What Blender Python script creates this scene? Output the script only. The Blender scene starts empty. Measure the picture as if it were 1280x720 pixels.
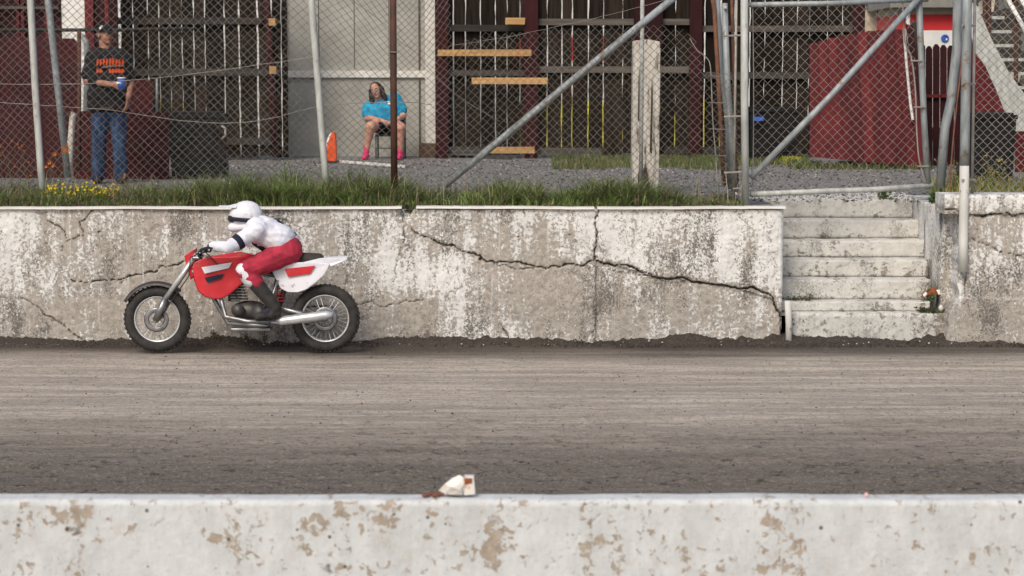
import bpy, bmesh, math, random
import numpy as np
from mathutils import Vector, Matrix
random.seed(7); RNG = np.random.default_rng(7)
S = bpy.context.scene; COL = S.collection
# ---------------------------------------------------------------- camera, world, sun, exposure
F = 2400.0; CAMZ = 2.36; TH = math.atan(262 / F)
cam = bpy.data.cameras.new('camera'); co = bpy.data.objects.new('camera', cam); COL.objects.link(co)
co.location = (0, 0, CAMZ); co.rotation_euler = (math.pi / 2 - TH, 0, 0)
cam.sensor_width = 36; cam.lens = 36 * F / 1280; cam.clip_start = 0.1; cam.clip_end = 2000
cam.dof.use_dof = True; cam.dof.focus_distance = 17.2; cam.dof.aperture_fstop = 4.5
S.camera = co
S.render.resolution_x = 1024; S.render.resolution_y = 576
w = bpy.data.worlds.new('World'); S.world = w; w.use_nodes = True
nt = w.node_tree; bg = nt.nodes['Background']
sky = nt.nodes.new('ShaderNodeTexSky'); sky.sky_type = 'NISHITA'; sky.sun_disc = False
SUN_EL = math.radians(44); SUN_AZ = math.radians(202)          # azimuth clockwise from +Y
sky.sun_elevation = SUN_EL; sky.sun_rotation = SUN_AZ; sky.dust_density = 3.0; sky.air_density = 1.0
nt.links.new(sky.outputs[0], bg.inputs[0]); bg.inputs[1].default_value = 0.12
sl = bpy.data.lights.new('sun', 'SUN'); sl.energy = 1.5; sl.angle = math.radians(22); sl.color = (1, .95, .88)
so = bpy.data.objects.new('sun', sl); COL.objects.link(so)
d = Vector((math.sin(SUN_AZ) * math.cos(SUN_EL), math.cos(SUN_AZ) * math.cos(SUN_EL), math.sin(SUN_EL)))
so.rotation_euler = d.to_track_quat('Z', 'Y').to_euler(); so.location = d * 30
S.view_settings.view_transform = 'Standard'; S.view_settings.look = 'None'
S.view_settings.exposure = 0.36; S.view_settings.gamma = 1
# photographs are white-balanced for the open shade they were taken in
S.view_settings.use_white_balance = True
S.view_settings.white_balance_temperature = 6820; S.view_settings.white_balance_tint = 9

# ---------------------------------------------------------------- measuring helpers (photo pixel -> point on a plane)
CT, ST = math.cos(TH), math.sin(TH)
def W(px, py, Y):
    a = (px - 640) / F; b = (360 - py) / F
    dy = CT + b * ST; dz = -ST + b * CT; t = Y / dy
    return Vector((a * t, Y, CAMZ + dz * t))
def Xp(px, Y, py=258): return W(px, py, Y).x
def Zp(py, Y): return W(640, py, Y).z
def G(px, py, z):
    a = (px - 640) / F; b = (360 - py) / F
    dy = CT + b * ST; dz = -ST + b * CT; t = (z - CAMZ) / dz
    return Vector((a * t, dy * t, z))
TZ = 1.195            # terrace level

# ---------------------------------------------------------------- noise
TAB = RNG.random((256, 256))
def vn(x, y, s=0):
    x = x + s * 17.31; y = y + s * 9.7
    xi = np.floor(x).astype(int); yi = np.floor(y).astype(int)
    fx = x - xi; fy = y - yi; fx = fx * fx * (3 - 2 * fx); fy = fy * fy * (3 - 2 * fy)
    a = TAB[xi % 256, yi % 256]; b = TAB[(xi + 1) % 256, yi % 256]
    c = TAB[xi % 256, (yi + 1) % 256]; e = TAB[(xi + 1) % 256, (yi + 1) % 256]
    return (a * (1 - fx) + b * fx) * (1 - fy) + (c * (1 - fx) + e * fx) * fy
def fbm(x, y, o=5, s=0, r=.5):
    t = 0; A = 1; n = 0
    for i in range(o):
        t = t + A * vn(x * 2 ** i, y * 2 ** i, s + i * 3); n += A; A *= r
    return t / n

# ---------------------------------------------------------------- materials
MT = {}
def nodes(name):
    m = bpy.data.materials.new(name); m.use_nodes = True; MT[name] = m
    n = m.node_tree.nodes; return m, n, m.node_tree.links, n['Principled BSDF']
def mixc(n, l, f, a, b, bt='MIX'):
    x = n.new('ShaderNodeMix'); x.data_type = 'RGBA'; x.blend_type = bt
    for i, v in ((0, f), (6, a), (7, b)):
        if isinstance(v, (int, float)): x.inputs[i].default_value = v
        elif isinstance(v, tuple): x.inputs[i].default_value = (*v, 1) if len(v) == 3 else v
        else: l.new(v, x.inputs[i])
    return x.outputs[2]
def mth(n, l, op, a, b=0.0, cl=False):
    x = n.new('ShaderNodeMath'); x.operation = op; x.use_clamp = cl
    for i, v in ((0, a), (1, b)):
        if isinstance(v, (int, float)): x.inputs[i].default_value = v
        else: l.new(v, x.inputs[i])
    return x.outputs[0]
def noise(n, l, vec, sc, det=6, rough=.55, mscale=None, dist=0):
    if mscale:
        mp = n.new('ShaderNodeMapping'); mp.inputs['Scale'].default_value = mscale; l.new(vec, mp.inputs[0]); vec = mp.outputs[0]
    x = n.new('ShaderNodeTexNoise'); x.inputs['Scale'].default_value = sc; x.inputs['Detail'].default_value = det
    x.inputs['Roughness'].default_value = rough; x.inputs['Distortion'].default_value = dist
    l.new(vec, x.inputs['Vector']); return x.outputs['Fac']
def ramp(n, l, f, lo, hi):
    x = n.new('ShaderNodeMapRange'); x.inputs[1].default_value = lo; x.inputs[2].default_value = hi
    x.interpolation_type = 'SMOOTHSTEP'; l.new(f, x.inputs[0]); return x.outputs[0]
def bump(n, l, h, p, st=.3, dist=.01):
    b = n.new('ShaderNodeBump'); b.inputs['Strength'].default_value = st; b.inputs['Distance'].default_value = dist
    l.new(h, b.inputs['Height']); l.new(b.outputs[0], p.inputs['Normal'])
def attr(n, name):
    a = n.new('ShaderNodeAttribute'); a.attribute_name = name; return a
def pm(name, c1, c2=None, sc=8, ms=None, rough=.8, metal=0, bst=.25, wear=None, wlo=.55, whi=.65, wsc=6, rnd=.25, lo=.3, hi=.7, wms=None, spec=.4):
    m, n, l, p = nodes(name)
    tc = n.new('ShaderNodeNewGeometry').outputs['Position'] if False else n.new('ShaderNodeTexCoord').outputs['Object']
    c2 = c2 or tuple(v * .6 for v in c1)
    f = noise(n, l, tc, sc, 7, .6, ms)
    c = mixc(n, l, ramp(n, l, f, lo, hi), c1, c2)
    if wear:
        g = noise(n, l, tc, wsc, 8, .65, wms)
        c = mixc(n, l, ramp(n, l, g, wlo, whi), c, wear)
    if rnd:
        oi = n.new('ShaderNodeObjectInfo').outputs['Random']
        v = mth(n, l, 'ADD', mth(n, l, 'MULTIPLY', oi, rnd * 2), 1 - rnd)
        hv = n.new('ShaderNodeHueSaturation'); l.new(v, hv.inputs['Value']); l.new(c, hv.inputs['Color']); c = hv.outputs[0]
    l.new(c, p.inputs['Base Color']); p.inputs['Roughness'].default_value = rough; p.inputs['Metallic'].default_value = metal
    p.inputs['Specular IOR Level'].default_value = spec
    if bst: bump(n, l, f, p, bst, .01)
    return m

def wall_mat(name, white, brown, dark, fs=34.0, bias=0.0, ms=(1, 1, 1), soft=.07, rust=None):
    m, n, l, p = nodes(name)
    tc = n.new('ShaderNodeTexCoord').outputs['Object']
    st = attr(n, 'stain').outputs['Fac']; ck = attr(n, 'crack_shade').outputs['Fac']
    f1 = noise(n, l, tc, fs, 10, .70, ms, .5)
    f2 = noise(n, l, tc, 6, 6, .6, (2.4, 1, .35))
    f3 = noise(n, l, tc, 62, 6, .72, (1, 1, .8), .8)
    k = mth(n, l, 'ADD', mth(n, l, 'MULTIPLY', mth(n, l, 'SUBTRACT', f1, .5), 3.6 if rust else 3.1), mth(n, l, 'MULTIPLY', st, .95))
    k = mth(n, l, 'ADD', k, mth(n, l, 'MULTIPLY', mth(n, l, 'SUBTRACT', f2, .5), 1.7))
    msk = ramp(n, l, k, .20 + bias - soft, .20 + bias + soft)
    pt = mixc(n, l, ramp(n, l, noise(n, l, tc, 9, 8, .7, (1, 1, .4)), .3, .75), white, tuple(v * .78 for v in white))
    bt = mixc(n, l, ramp(n, l, noise(n, l, tc, 26, 8, .75), .38, .66), brown, tuple(v * .66 for v in brown))
    run = ramp(n, l, noise(n, l, tc, 5, 6, .7, (5, 1, .22)), .56, .68)
    bt = mixc(n, l, mth(n, l, 'MULTIPLY', run, .45), bt, tuple(v * .9 for v in white))
    c = mixc(n, l, msk, pt, bt)
    if not rust:
        fl = mth(n, l, 'ADD', mth(n, l, 'MULTIPLY', mth(n, l, 'SUBTRACT', f3, .5), 2.0), mth(n, l, 'MULTIPLY', mth(n, l, 'SUBTRACT', noise(n, l, tc, 2.2, 5, .6, (1.6, 1, .8)), .5), 1.6))
        c = mixc(n, l, mth(n, l, 'MULTIPLY', ramp(n, l, fl, .17, .25), .45 if name == 'step_whitewash' else .9), c, tuple(v * .30 for v in brown))
    if rust:
        c = mixc(n, l, mth(n, l, 'MULTIPLY', ramp(n, l, noise(n, l, tc, 13, 10, .8, (1, 1, .8)), .50, .66), .30), c, brown)
        edge = mth(n, l, 'MULTIPLY', mth(n, l, 'MULTIPLY', msk, mth(n, l, 'SUBTRACT', 1.0, msk)), 2.2, True)
        c = mixc(n, l, edge, c, rust)
    vo = n.new('ShaderNodeTexVoronoi'); vo.inputs['Scale'].default_value = 26 if not rust else 17; l.new(tc, vo.inputs['Vector'])
    vr = n.new('ShaderNodeSeparateColor'); l.new(vo.outputs['Color'], vr.inputs[0])
    pit = mth(n, l, 'MULTIPLY', mth(n, l, 'LESS_THAN', vo.outputs['Distance'], .13), mth(n, l, 'GREATER_THAN', vr.outputs[0], .72))
    c = mixc(n, l, mth(n, l, 'MULTIPLY', pit, .8), c, dark)
    c = mixc(n, l, ramp(n, l, f3, .55, .85), c, tuple(v * .5 for v in brown))
    c = mixc(n, l, ck, c, dark)
    l.new(c, p.inputs['Base Color']); p.inputs['Roughness'].default_value = .9; p.inputs['Specular IOR Level'].default_value = .2
    h = mth(n, l, 'SUBTRACT', mth(n, l, 'MULTIPLY', f1, .7), mth(n, l, 'ADD', mth(n, l, 'MULTIPLY', msk, .35), pit))
    bump(n, l, h, p, .55, .012)
    return m
wall_mat('whitewashed_concrete', (.76, .755, .735), (.43, .39, .345), (.03, .026, .022))
wall_mat('near_whitewash', (.63, .65, .655), (.43, .365, .295), (.06, .045, .05), fs=30, bias=.29, soft=.08, rust=(.42, .30, .20))
wall_mat('step_whitewash', (.60, .59, .555), (.30, .265, .23), (.05, .045, .04), fs=26, bias=.42, ms=(.8, 1, 1.2), soft=.05)

def track_mat():
    m, n, l, p = nodes('track_dirt')
    tc = n.new('ShaderNodeTexCoord').outputs['Object']
    sp = n.new('ShaderNodeSeparateXYZ'); l.new(tc, sp.inputs[0]); y = sp.outputs[1]
    s1 = noise(n, l, tc, 3.0, 10, .72, (.16, 2.2, 1)); s2 = noise(n, l, tc, 20, 9, .8, (.42, .62, 1)); s3 = noise(n, l, tc, 75, 6, .75, (.5, .42, 1))
    big = noise(n, l, tc, .8, 4, .5, (.35, 1.2, 1))
    # dry grey middle line, damp brown by the wall, churned dark soil on the inside
    yy = mth(n, l, 'ADD', y, mth(n, l, 'MULTIPLY', mth(n, l, 'SUBTRACT', big, .5), 1.2))
    inner = ramp(n, l, yy, 14.0, 11.0)
    outer = ramp(n, l, yy, 15.8, 16.9)
    c = mixc(n, l, ramp(n, l, s1, .40, .58), (.82, .715, .61), (.56, .48, .41))
    c = mixc(n, l, mth(n, l, 'MULTIPLY', inner, .85), c, (.175, .146, .122))
    c = mixc(n, l, mth(n, l, 'MULTIPLY', outer, .95), c, (.062, .049, .041))
    c = mixc(n, l, mth(n, l, 'MULTIPLY', attr(n, 'rut').outputs['Fac'], .45), c, (.20, .168, .14))
    c = mixc(n, l, mth(n, l, 'MULTIPLY', ramp(n, l, s2, .54, .60), mth(n, l, 'ADD', .28, mth(n, l, 'MULTIPLY', inner, .60)), ), c, (.075, .062, .055))
    c = mixc(n, l, mth(n, l, 'MULTIPLY', ramp(n, l, s3, .53, .60), mth(n, l, 'SUBTRACT', .62, mth(n, l, 'MULTIPLY', outer, .42))), c, (.46, .42, .375))
    s4 = noise(n, l, tc, 42, 8, .8, (.55, .5, 1))
    c = mixc(n, l, mth(n, l, 'MULTIPLY', ramp(n, l, s4, .53, .62), .5), c, (.13, .105, .088))
    l.new(c, p.inputs['Base Color']); p.inputs['Roughness'].default_value = .9; p.inputs['Specular IOR Level'].default_value = .2
    bump(n, l, mth(n, l, 'ADD', s2, mth(n, l, 'MULTIPLY', s3, .7)), p, 1.0, .05)
track_mat()

pm('infield_soil', (.22, .19, .16), (.13, .11, .09), 3)
pm('gravel', (.22, .215, .21), (.10, .095, .09), 70, rough=.95, bst=.6, rnd=0, wear=(.46, .44, .41), wsc=30, wlo=.55, whi=.62)
pm('soil', (.070, .055, .043), (.036, .028, .023), 14, rough=1, bst=.5, rnd=0)
pm('pebble', (.36, .34, .32), (.16, .14, .13), 3, rnd=.3, bst=0)
pm('pebble_dark', (.10, .09, .085), (.05, .045, .042), 3, rnd=.3, bst=0)
pm('pebble_light', (.46, .44, .41), (.34, .32, .30), 3, rnd=.3, bst=0)
pm('coping_metal', (.82, .80, .77), (.66, .62, .56), 7, ms=(.3, 1, 1), rough=.6, wear=(.22, .14, .09), wsc=9, wlo=.64, whi=.72, rnd=0)
pm('galvanised', (.36, .39, .40), (.22, .24, .245), 9, ms=(2, 2, .5), rough=.6, metal=.25, bst=.15, wear=(.20, .13, .085), wsc=9, wlo=.56, whi=.70, rnd=.12)
pm('galvanised_pale', (.54, .555, .53), (.36, .365, .345), 9, ms=(2, 2, .5), rough=.65, metal=.1, bst=.15, wear=(.30, .22, .16), wsc=9, wlo=.58, whi=.72, rnd=.08)
pm('white_painted_pipe', (.66, .65, .62), (.5, .49, .46), 6, ms=(1, 1, .4), rough=.6, bst=.15, wear=(.25, .15, .1), wsc=9, wlo=.63, whi=.7, rnd=.05)
pm('rusty_pipe', (.10, .040, .026), (.05, .026, .02), 10, rough=.75, metal=.1, bst=.2, rnd=.1)
pm('rust_red', (.24, .10, .055), (.10, .05, .035), 10, rough=.8, rnd=.1)
pm('wire', (.23, .22, .20), (.12, .11, .10), 9, rough=.5, metal=.3, bst=0, rnd=0, wear=(.16, .11, .08), wsc=3, wlo=.5, whi=.65)
pm('wire_dark', (.085, .078, .07), (.05, .045, .04), 9, rough=.7, bst=0, rnd=0)
pm('wire_pale', (.36, .34, .31), (.24, .21, .185), 9, rough=.5, metal=.2, bst=0, rnd=0)
pm('dark_board', (.030, .022, .017), (.011, .0085, .007), 5, ms=(5, 5, .35), rough=.85, bst=.5, rnd=.45, wear=(.05, .042, .037), wsc=6, wms=(6, 6, .4), wlo=.6, whi=.75, spec=.1)
pm('dark_rail', (.055, .048, .042), (.025, .021, .019), 5, ms=(.3, 5, 5), rough=.85, bst=.4, rnd=.35)
pm('grey_rail', (.115, .10, .085), (.055, .047, .040), 5, ms=(.3, 5, 5), rough=.85, bst=.4, rnd=.2)
pm('new_timber', (.52, .31, .13), (.36, .20, .08), 4, ms=(.4, 5, 6), rough=.7, bst=.2, rnd=.12)
pm('maroon_paint', (.125, .017, .020), (.070, .010, .013), 5, ms=(2, 2, .5), rough=.6, bst=.2, rnd=.3, wear=(.22, .07, .05), wsc=14, wms=(3, 3, .3), wlo=.62, whi=.72, spec=.15)
pm('maroon_dark', (.040, .008, .010), (.022, .005, .006), 5, ms=(2, 2, .5), rough=.65, bst=.2, rnd=.3, spec=.15)
pm('maroon_ply', (.072, .012, .016), (.048, .009, .012), 3, rough=.65, bst=.12, rnd=.1, spec=.15)
pm('pale_block', (.42, .41, .37), (.33, .32, .29), 3, rough=.9, bst=.2, rnd=.04)
pm('white_trim', (.74, .72, .68), (.6, .58, .54), 5, rough=.7, bst=.1, rnd=.05)
pm('white_paint', (.80, .79, .76), (.7, .69, .66), 4, rough=.6, bst=.05, rnd=.03)
pm('post_whitewash', (.66, .63, .57), (.36, .32, .27), 5, ms=(4, 4, .5), rough=.85, bst=.5, rnd=0, wear=(.10, .075, .06), wsc=5, wms=(4, 4, .5), wlo=.55, whi=.62)
pm('yellow_paint', (.80, .74, .09), (.68, .60, .08), 4, rough=.6, bst=0, rnd=.05)
pm('red_paint', (.72, .035, .04), (.6, .03, .035), 4, rough=.5, bst=0, rnd=.05)
pm('blue_paint', (.04, .12, .50), (.03, .1, .4), 4, rough=.5, bst=0, rnd=0)
pm('beige_wall', (.55, .49, .37), (.42, .37, .28), 4, rough=.8, bst=.1, rnd=0)
pm('eave_grey', (.26, .25, .22), (.2, .19, .17), 4, rough=.8, bst=0, rnd=0)
pm('black_plastic', (.007, .007, .008), (.013, .013, .014), 6, rough=.6, bst=.1, rnd=0, spec=.2)
pm('black_rubber', (.018, .017, .017), (.045, .04, .036), 16, rough=.8, bst=.2, rnd=0)
pm('dark_glass', (.02, .022, .025), (.03, .03, .035), 6, rough=.2, bst=0, rnd=0)
pm('denim', (.040, .085, .17), (.012, .03, .075), 7, ms=(2, 2, 1), rough=.9, bst=1.0, rnd=0, lo=.35, hi=.6)
pm('black_cotton', (.010, .010, .012), (.017, .017, .02), 9, rough=.95, bst=.3, rnd=0)
pm('teal_cotton', (.012, .36, .58), (.006, .17, .32), 9, rough=.9, bst=1.0, rnd=0)
pm('dark_cotton', (.012, .014, .028), (.02, .022, .04), 9, rough=.9, bst=.3, rnd=0)
pm('skin', (.47, .23, .15), (.38, .17, .11), 12, rough=.55, bst=.05, rnd=0)
pm('skin_fair', (.56, .31, .23), (.47, .23, .17), 12, rough=.55, bst=.05, rnd=0)
pm('grey_hair', (.22, .20, .19), (.10, .09, .085), 30, rough=.8, rnd=0)
pm('dark_hair', (.022, .012, .010), (.010, .006, .005), 30, ms=(3, 3, .6), rough=.5, rnd=0)
pm('lips', (.32, .07, .06), (.26, .05, .05), 9, rnd=0, bst=0)
pm('pink_fabric', (.80, .06, .20), (.6, .04, .14), 12, rnd=0)
pm('orange_print', (.80, .11, .015), (.68, .07, .015), 20, rnd=0, bst=0)
pm('grey_print', (.20, .18, .18), (.13, .12, .12), 20, rnd=0, bst=0)
pm('white_print', (.8, .8, .78), None, 20, rnd=0, bst=0, lo=.8, hi=.95)
pm('orange_plastic', (.78, .10, .02), (.62, .07, .015), 10, rough=.5, rnd=0)
pm('race_white', (.72, .72, .77), (.58, .59, .67), 7, rough=.5, bst=.2, rnd=0, lo=.4, hi=.75, wear=(.30, .25, .21), wsc=11, wlo=.60, whi=.72)
pm('jersey_cloth', (.74, .74, .80), (.55, .56, .66), 7, rough=.85, bst=1.0, rnd=0, lo=.4, hi=.7, wear=(.36, .31, .28), wsc=9, wlo=.62, whi=.74)
pm('navy_cloth', (.02, .024, .05), (.012, .014, .03), 9, rough=.9, bst=.5, rnd=0)
pm('race_red', (.62, .022, .035), (.45, .015, .025), 6, rough=.4, bst=.05, rnd=0, spec=.5, wear=(.22, .13, .10), wsc=10, wlo=.58, whi=.72)
pm('race_fabric_red', (.46, .03, .06), (.28, .018, .04), 8, rough=.85, bst=1.0, rnd=0, wear=(.16, .08, .07), wsc=9, wlo=.58, whi=.74)
pm('bike_metal', (.40, .40, .41), (.22, .22, .23), 9, rough=.35, metal=.8, bst=.05, rnd=0, wear=(.12, .09, .07), wsc=8, wlo=.55, whi=.75)
pm('rim_silver', (.72, .74, .75), (.5, .52, .53), 9, rough=.3, metal=.5, bst=0, rnd=0)
pm('engine_dark', (.05, .05, .053), (.10, .09, .085), 12, rough=.5, metal=.5, bst=.2, rnd=0)
pm('bark_brown', (.10, .06, .035), (.06, .035, .02), 12, rnd=0)
pm('plant_stem', (.12, .13, .05), (.08, .08, .03), 12, rnd=0, bst=0)
pm('yellow_petal', (.80, .62, .02), (.75, .5, .01), 12, rnd=0, bst=0)
pm('orange_petal', (.78, .26, .03), (.6, .16, .02), 12, rnd=0, bst=0)
pm('paper_white', (.80, .77, .72), (.72, .68, .62), 14, rough=.8, rnd=0, wear=(.50, .22, .08), wsc=16, wlo=.60, whi=.70)
pm('burnt_orange', (.36, .12, .04), (.16, .05, .02), 25, rnd=0)
pm('crumb', (.20, .085, .05), (.10, .04, .025), 30, rnd=.3)
pm('pink_scrap', (.75, .45, .45), (.6, .35, .35), 10, rnd=0, bst=0)
def leaf_mat(name, tint=(1, 1, 1)):
    m, n, l, p = nodes(name)
    a = attr(n, 'col').outputs['Color']
    l.new(mixc(n, l, 1.0, a, tint, 'MULTIPLY'), p.inputs['Base Color']); p.inputs['Roughness'].default_value = .6
    tr = n.new('ShaderNodeBsdfTranslucent'); l.new(a, tr.inputs[0]); ms = n.new('ShaderNodeMixShader'); ms.inputs[0].default_value = .3
    l.new(p.outputs[0], ms.inputs[1]); l.new(tr.outputs[0], ms.inputs[2]); l.new(ms.outputs[0], n['Material Output'].inputs[0])
leaf_mat('grass_blade'); leaf_mat('weed_leaf')

# ---------------------------------------------------------------- mesh builder
def basis(dv):
    dv = dv.normalized(); u = dv.orthogonal().normalized(); return u, dv.cross(u)
class MB:
    def __init__(s): s.v = []; s.f = []
    def add(s, vs, fs):
        o = len(s.v); s.v += [tuple(q) for q in vs]; s.f += [tuple(i + o for i in g) for g in fs]; return s
    def box(s, x0, x1, y0, y1, z0, z1, jit=0):
        j = lambda: random.uniform(-jit, jit)
        vs = [(x + j(), y + j(), z + j()) for x in (x0, x1) for y in (y0, y1) for z in (z0, z1)]
        return s.add(vs, [(0, 1, 3, 2), (4, 6, 7, 5), (0, 4, 5, 1), (2, 3, 7, 6), (0, 2, 6, 4), (1, 5, 7, 3)])
    def hexa(s, q):  # q: 4 front points, 4 back points
        return s.add(q, [(0, 1, 2, 3), (7, 6, 5, 4), (0, 4, 5, 1), (1, 5, 6, 2), (2, 6, 7, 3), (3, 7, 4, 0)])
    def prism(s, pts, dv):
        n = len(pts); dv = Vector(dv)
        vs = [Vector(p) for p in pts] + [Vector(p) + dv for p in pts]
        return s.add(vs, [tuple(range(n)), tuple(range(2 * n - 1, n - 1, -1))] + [(i, i + n, (i + 1) % n + n, (i + 1) % n) for i in range(n)])
    def tube(s, pts, r, n=8, cap=True, sc=(1, 1)):
        pts = [Vector(p) for p in pts]; R = r if isinstance(r, (list, tuple)) else [r] * len(pts)
        vs = []; u0 = None
        for i, p in enumerate(pts):
            t = (pts[min(i + 1, len(pts) - 1)] - pts[max(i - 1, 0)])
            t = t.normalized() if t.length > 1e-9 else Vector((0, 0, 1))
            if u0 is None: u0, _ = basis(t)
            u = (u0 - t * u0.dot(t)).normalized(); u0 = u; v = t.cross(u)
            for k in range(n):
                a = 2 * math.pi * k / n; vs.append(p + (u * math.cos(a) * sc[0] + v * math.sin(a) * sc[1]) * R[i])
        fs = [(i * n + k, i * n + (k + 1) % n, (i + 1) * n + (k + 1) % n, (i + 1) * n + k) for i in range(len(pts) - 1) for k in range(n)]
        if cap: fs += [tuple(range(n - 1, -1, -1)), tuple(range((len(pts) - 1) * n, len(pts) * n))]
        return s.add(vs, fs)
    def cyl(s, a, b, r, r2=None, n=14): return s.tube([a, b], [r, r if r2 is None else r2], n)
    def torus(s, c, ax, R, r, n=48, m=10, sq=1.0, a0=0, a1=2 * math.pi):
        c = Vector(c); ax = Vector(ax).normalized(); u, v = basis(ax); vs = []; full = abs(a1 - a0 - 2 * math.pi) < 1e-6
        N = n if full else n + 1
        for i in range(N):
            a = a0 + (a1 - a0) * i / n; rd = u * math.cos(a) + v * math.sin(a)
            for k in range(m):
                b = 2 * math.pi * k / m; vs.append(c + rd * (R + r * math.cos(b)) + ax * (r * sq * math.sin(b)))
        fs = [(i * m + k, ((i + 1) % N) * m + k, ((i + 1) % N) * m + (k + 1) % m, i * m + (k + 1) % m) for i in range(n) for k in range(m)]
        return s.add(vs, fs)
    def ell(s, c, r, n=16, m=10, rot=None):
        c = Vector(c); r = (r, r, r) if isinstance(r, (int, float)) else r; vs = []
        for i in range(m + 1):
            t = math.pi * i / m
            for k in range(n):
                a = 2 * math.pi * k / n; q = Vector((r[0] * math.sin(t) * math.cos(a), r[1] * math.sin(t) * math.sin(a), r[2] * math.cos(t)))
                if rot: q = rot @ q
                vs.append(c + q)
        return s.add(vs, [(i * n + k, (i + 1) * n + k, (i + 1) * n + (k + 1) % n, i * n + (k + 1) % n) for i in range(m) for k in range(n)])
    def mesh(s, name):
        me = bpy.data.meshes.new(name); me.from_pydata(s.v, [], s.f)
        bm = bmesh.new(); bm.from_mesh(me); bmesh.ops.remove_doubles(bm, verts=bm.verts, dist=1e-6)
        bmesh.ops.recalc_face_normals(bm, faces=bm.faces); bm.to_mesh(me); bm.free(); return me
    def build(s, name, mat, parent=None, smooth=False, bev=0):
        me = s.mesh(name)
        if bev:
            bm = bmesh.new(); bm.from_mesh(me)
            bmesh.ops.bevel(bm, geom=list(bm.edges), offset=bev, segments=2, profile=.5, affect='EDGES', clamp_overlap=True)
            bm.to_mesh(me); bm.free()
        return link(name, me, mat, parent, smooth)
def link(name, me, mat, parent=None, smooth=False):
    me.materials.clear(); me.materials.append(MT[mat] if isinstance(mat, str) else mat)
    if smooth:
        me.polygons.foreach_set('use_smooth', [True] * len(me.polygons))
    o = bpy.data.objects.new(name, me); COL.objects.link(o)
    if parent is not None: attach(o, parent)
    return o
def attach(o, parent):
    o.parent = parent
    p = Vector(parent.location); q = parent.parent
    o.matrix_parent_inverse = Matrix.Translation(-p) if q is None else Matrix.Identity(4)
    if q is not None: o.matrix_parent_inverse = Matrix.Identity(4)
    if parent.type == 'MESH' and q is not None: o.matrix_parent_inverse = Matrix.Translation(Vector(q.location) * 0)
def tag(o, label=None, cat=None, group=None, kind=None):
    if label: o['label'] = label
    if cat: o['category'] = cat
    if group: o['group'] = group
    if kind: o['kind'] = kind
    return o
def thing(name, label, cat, loc, group=None):
    o = bpy.data.objects.new(name, None); COL.objects.link(o); o.location = loc; o.empty_display_size = .1
    return tag(o, label, cat, group)
def struct(o, label=None): o['kind'] = 'structure'; return tag(o, label)
def fused(name, prims, mat, parent=None, vox=.009, sm=4, fold=0):
    mb = MB()
    for p in prims:
        if p[0] == 'c':
            _, a, ra, b, rb = p; a = Vector(a); b = Vector(b); t = (b - a); L = t.length; t = t / max(L, 1e-6)
            pts = [a - t * ra * .95, a - t * ra * .7, a - t * ra * .3, a, b, b + t * rb * .3, b + t * rb * .7, b + t * rb * .95]
            rr = [ra * .31, ra * .714, ra * .954, ra, rb, rb * .954, rb * .714, rb * .31]
            mb.tube(pts, rr, 12)
        else: mb.ell(p[1], p[2], 16, 10, p[3] if len(p) > 3 else None)
    me = mb.mesh(name + '_src'); o = bpy.data.objects.new('src', me); COL.objects.link(o)
    r = o.modifiers.new('r', 'REMESH'); r.mode = 'VOXEL'; r.voxel_size = vox
    if sm:
        s_ = o.modifiers.new('s', 'SMOOTH'); s_.iterations = sm; s_.factor = .5
    dg = bpy.context.evaluated_depsgraph_get(); dg.update()
    m2 = bpy.data.meshes.new_from_object(o.evaluated_get(dg)); m2.name = name
    bpy.data.objects.remove(o); bpy.data.meshes.remove(me)
    if fold:                                     # cloth folds: ridged noise along the normals
        nv = len(m2.vertices); c_ = np.empty(nv * 3, np.float32); nn_ = np.empty(nv * 3, np.float32)
        m2.vertices.foreach_get('co', c_); m2.vertices.foreach_get('normal', nn_); c_ = c_.reshape(-1, 3); nn_ = nn_.reshape(-1, 3)
        a_ = fbm(c_[:, 0] * 9 + c_[:, 2] * 5, c_[:, 2] * 11 + c_[:, 1] * 6 + 7, 3, 2); rd_ = 1 - np.abs(a_ - .5) * 5; c_ = c_ + nn_ * (np.clip(rd_, -1, 1) * fold)[:, None]
        m2.vertices.foreach_set('co', c_.astype(np.float32).ravel()); m2.update()
    return link(name, m2, mat, parent, True)
def grid_mesh(name, P, mat, parent=None, attrs=None, extra=None, smooth=True):
    """P: (n,m,3) array"""
    n, m, _ = P.shape
    v = P.reshape(-1, 3); i = np.arange(n * m).reshape(n, m)
    q = np.stack([i[:-1, :-1], i[1:, :-1], i[1:, 1:], i[:-1, 1:]], -1).reshape(-1, 4)
    nv0 = len(v)
    if extra is not None:
        ev, ef = extra(nv0, i); v = np.concatenate([v, ev]); q = np.concatenate([q, ef])
    return raw(name, v, q, mat, parent, attrs, smooth)
def raw(name, v, q, mat, parent=None, attrs=None, smooth=True):
    me = bpy.data.meshes.new(name); k = q.shape[1]
    me.vertices.add(len(v)); me.vertices.foreach_set('co', np.ascontiguousarray(v, dtype=np.float32).ravel())
    me.loops.add(q.size); me.loops.foreach_set('vertex_index', q.astype(np.int32).ravel())
    me.polygons.add(len(q)); me.polygons.foreach_set('loop_start', (np.arange(len(q)) * k).astype(np.int32))
    me.update(calc_edges=True)
    for nm, a in (attrs or {}).items():
        if a.ndim == 1:
            A = np.zeros(len(v), dtype=np.float32); A[:len(a)] = a
            me.attributes.new(nm, 'FLOAT', 'POINT').data.foreach_set('value', A)
        else:
            A = np.ones((len(v), 4), dtype=np.float32); A[:len(a), :3] = a
            me.attributes.new(nm, 'FLOAT_COLOR', 'POINT').data.foreach_set('color', A.ravel())
    return link(name, me, mat, parent, smooth)

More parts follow.
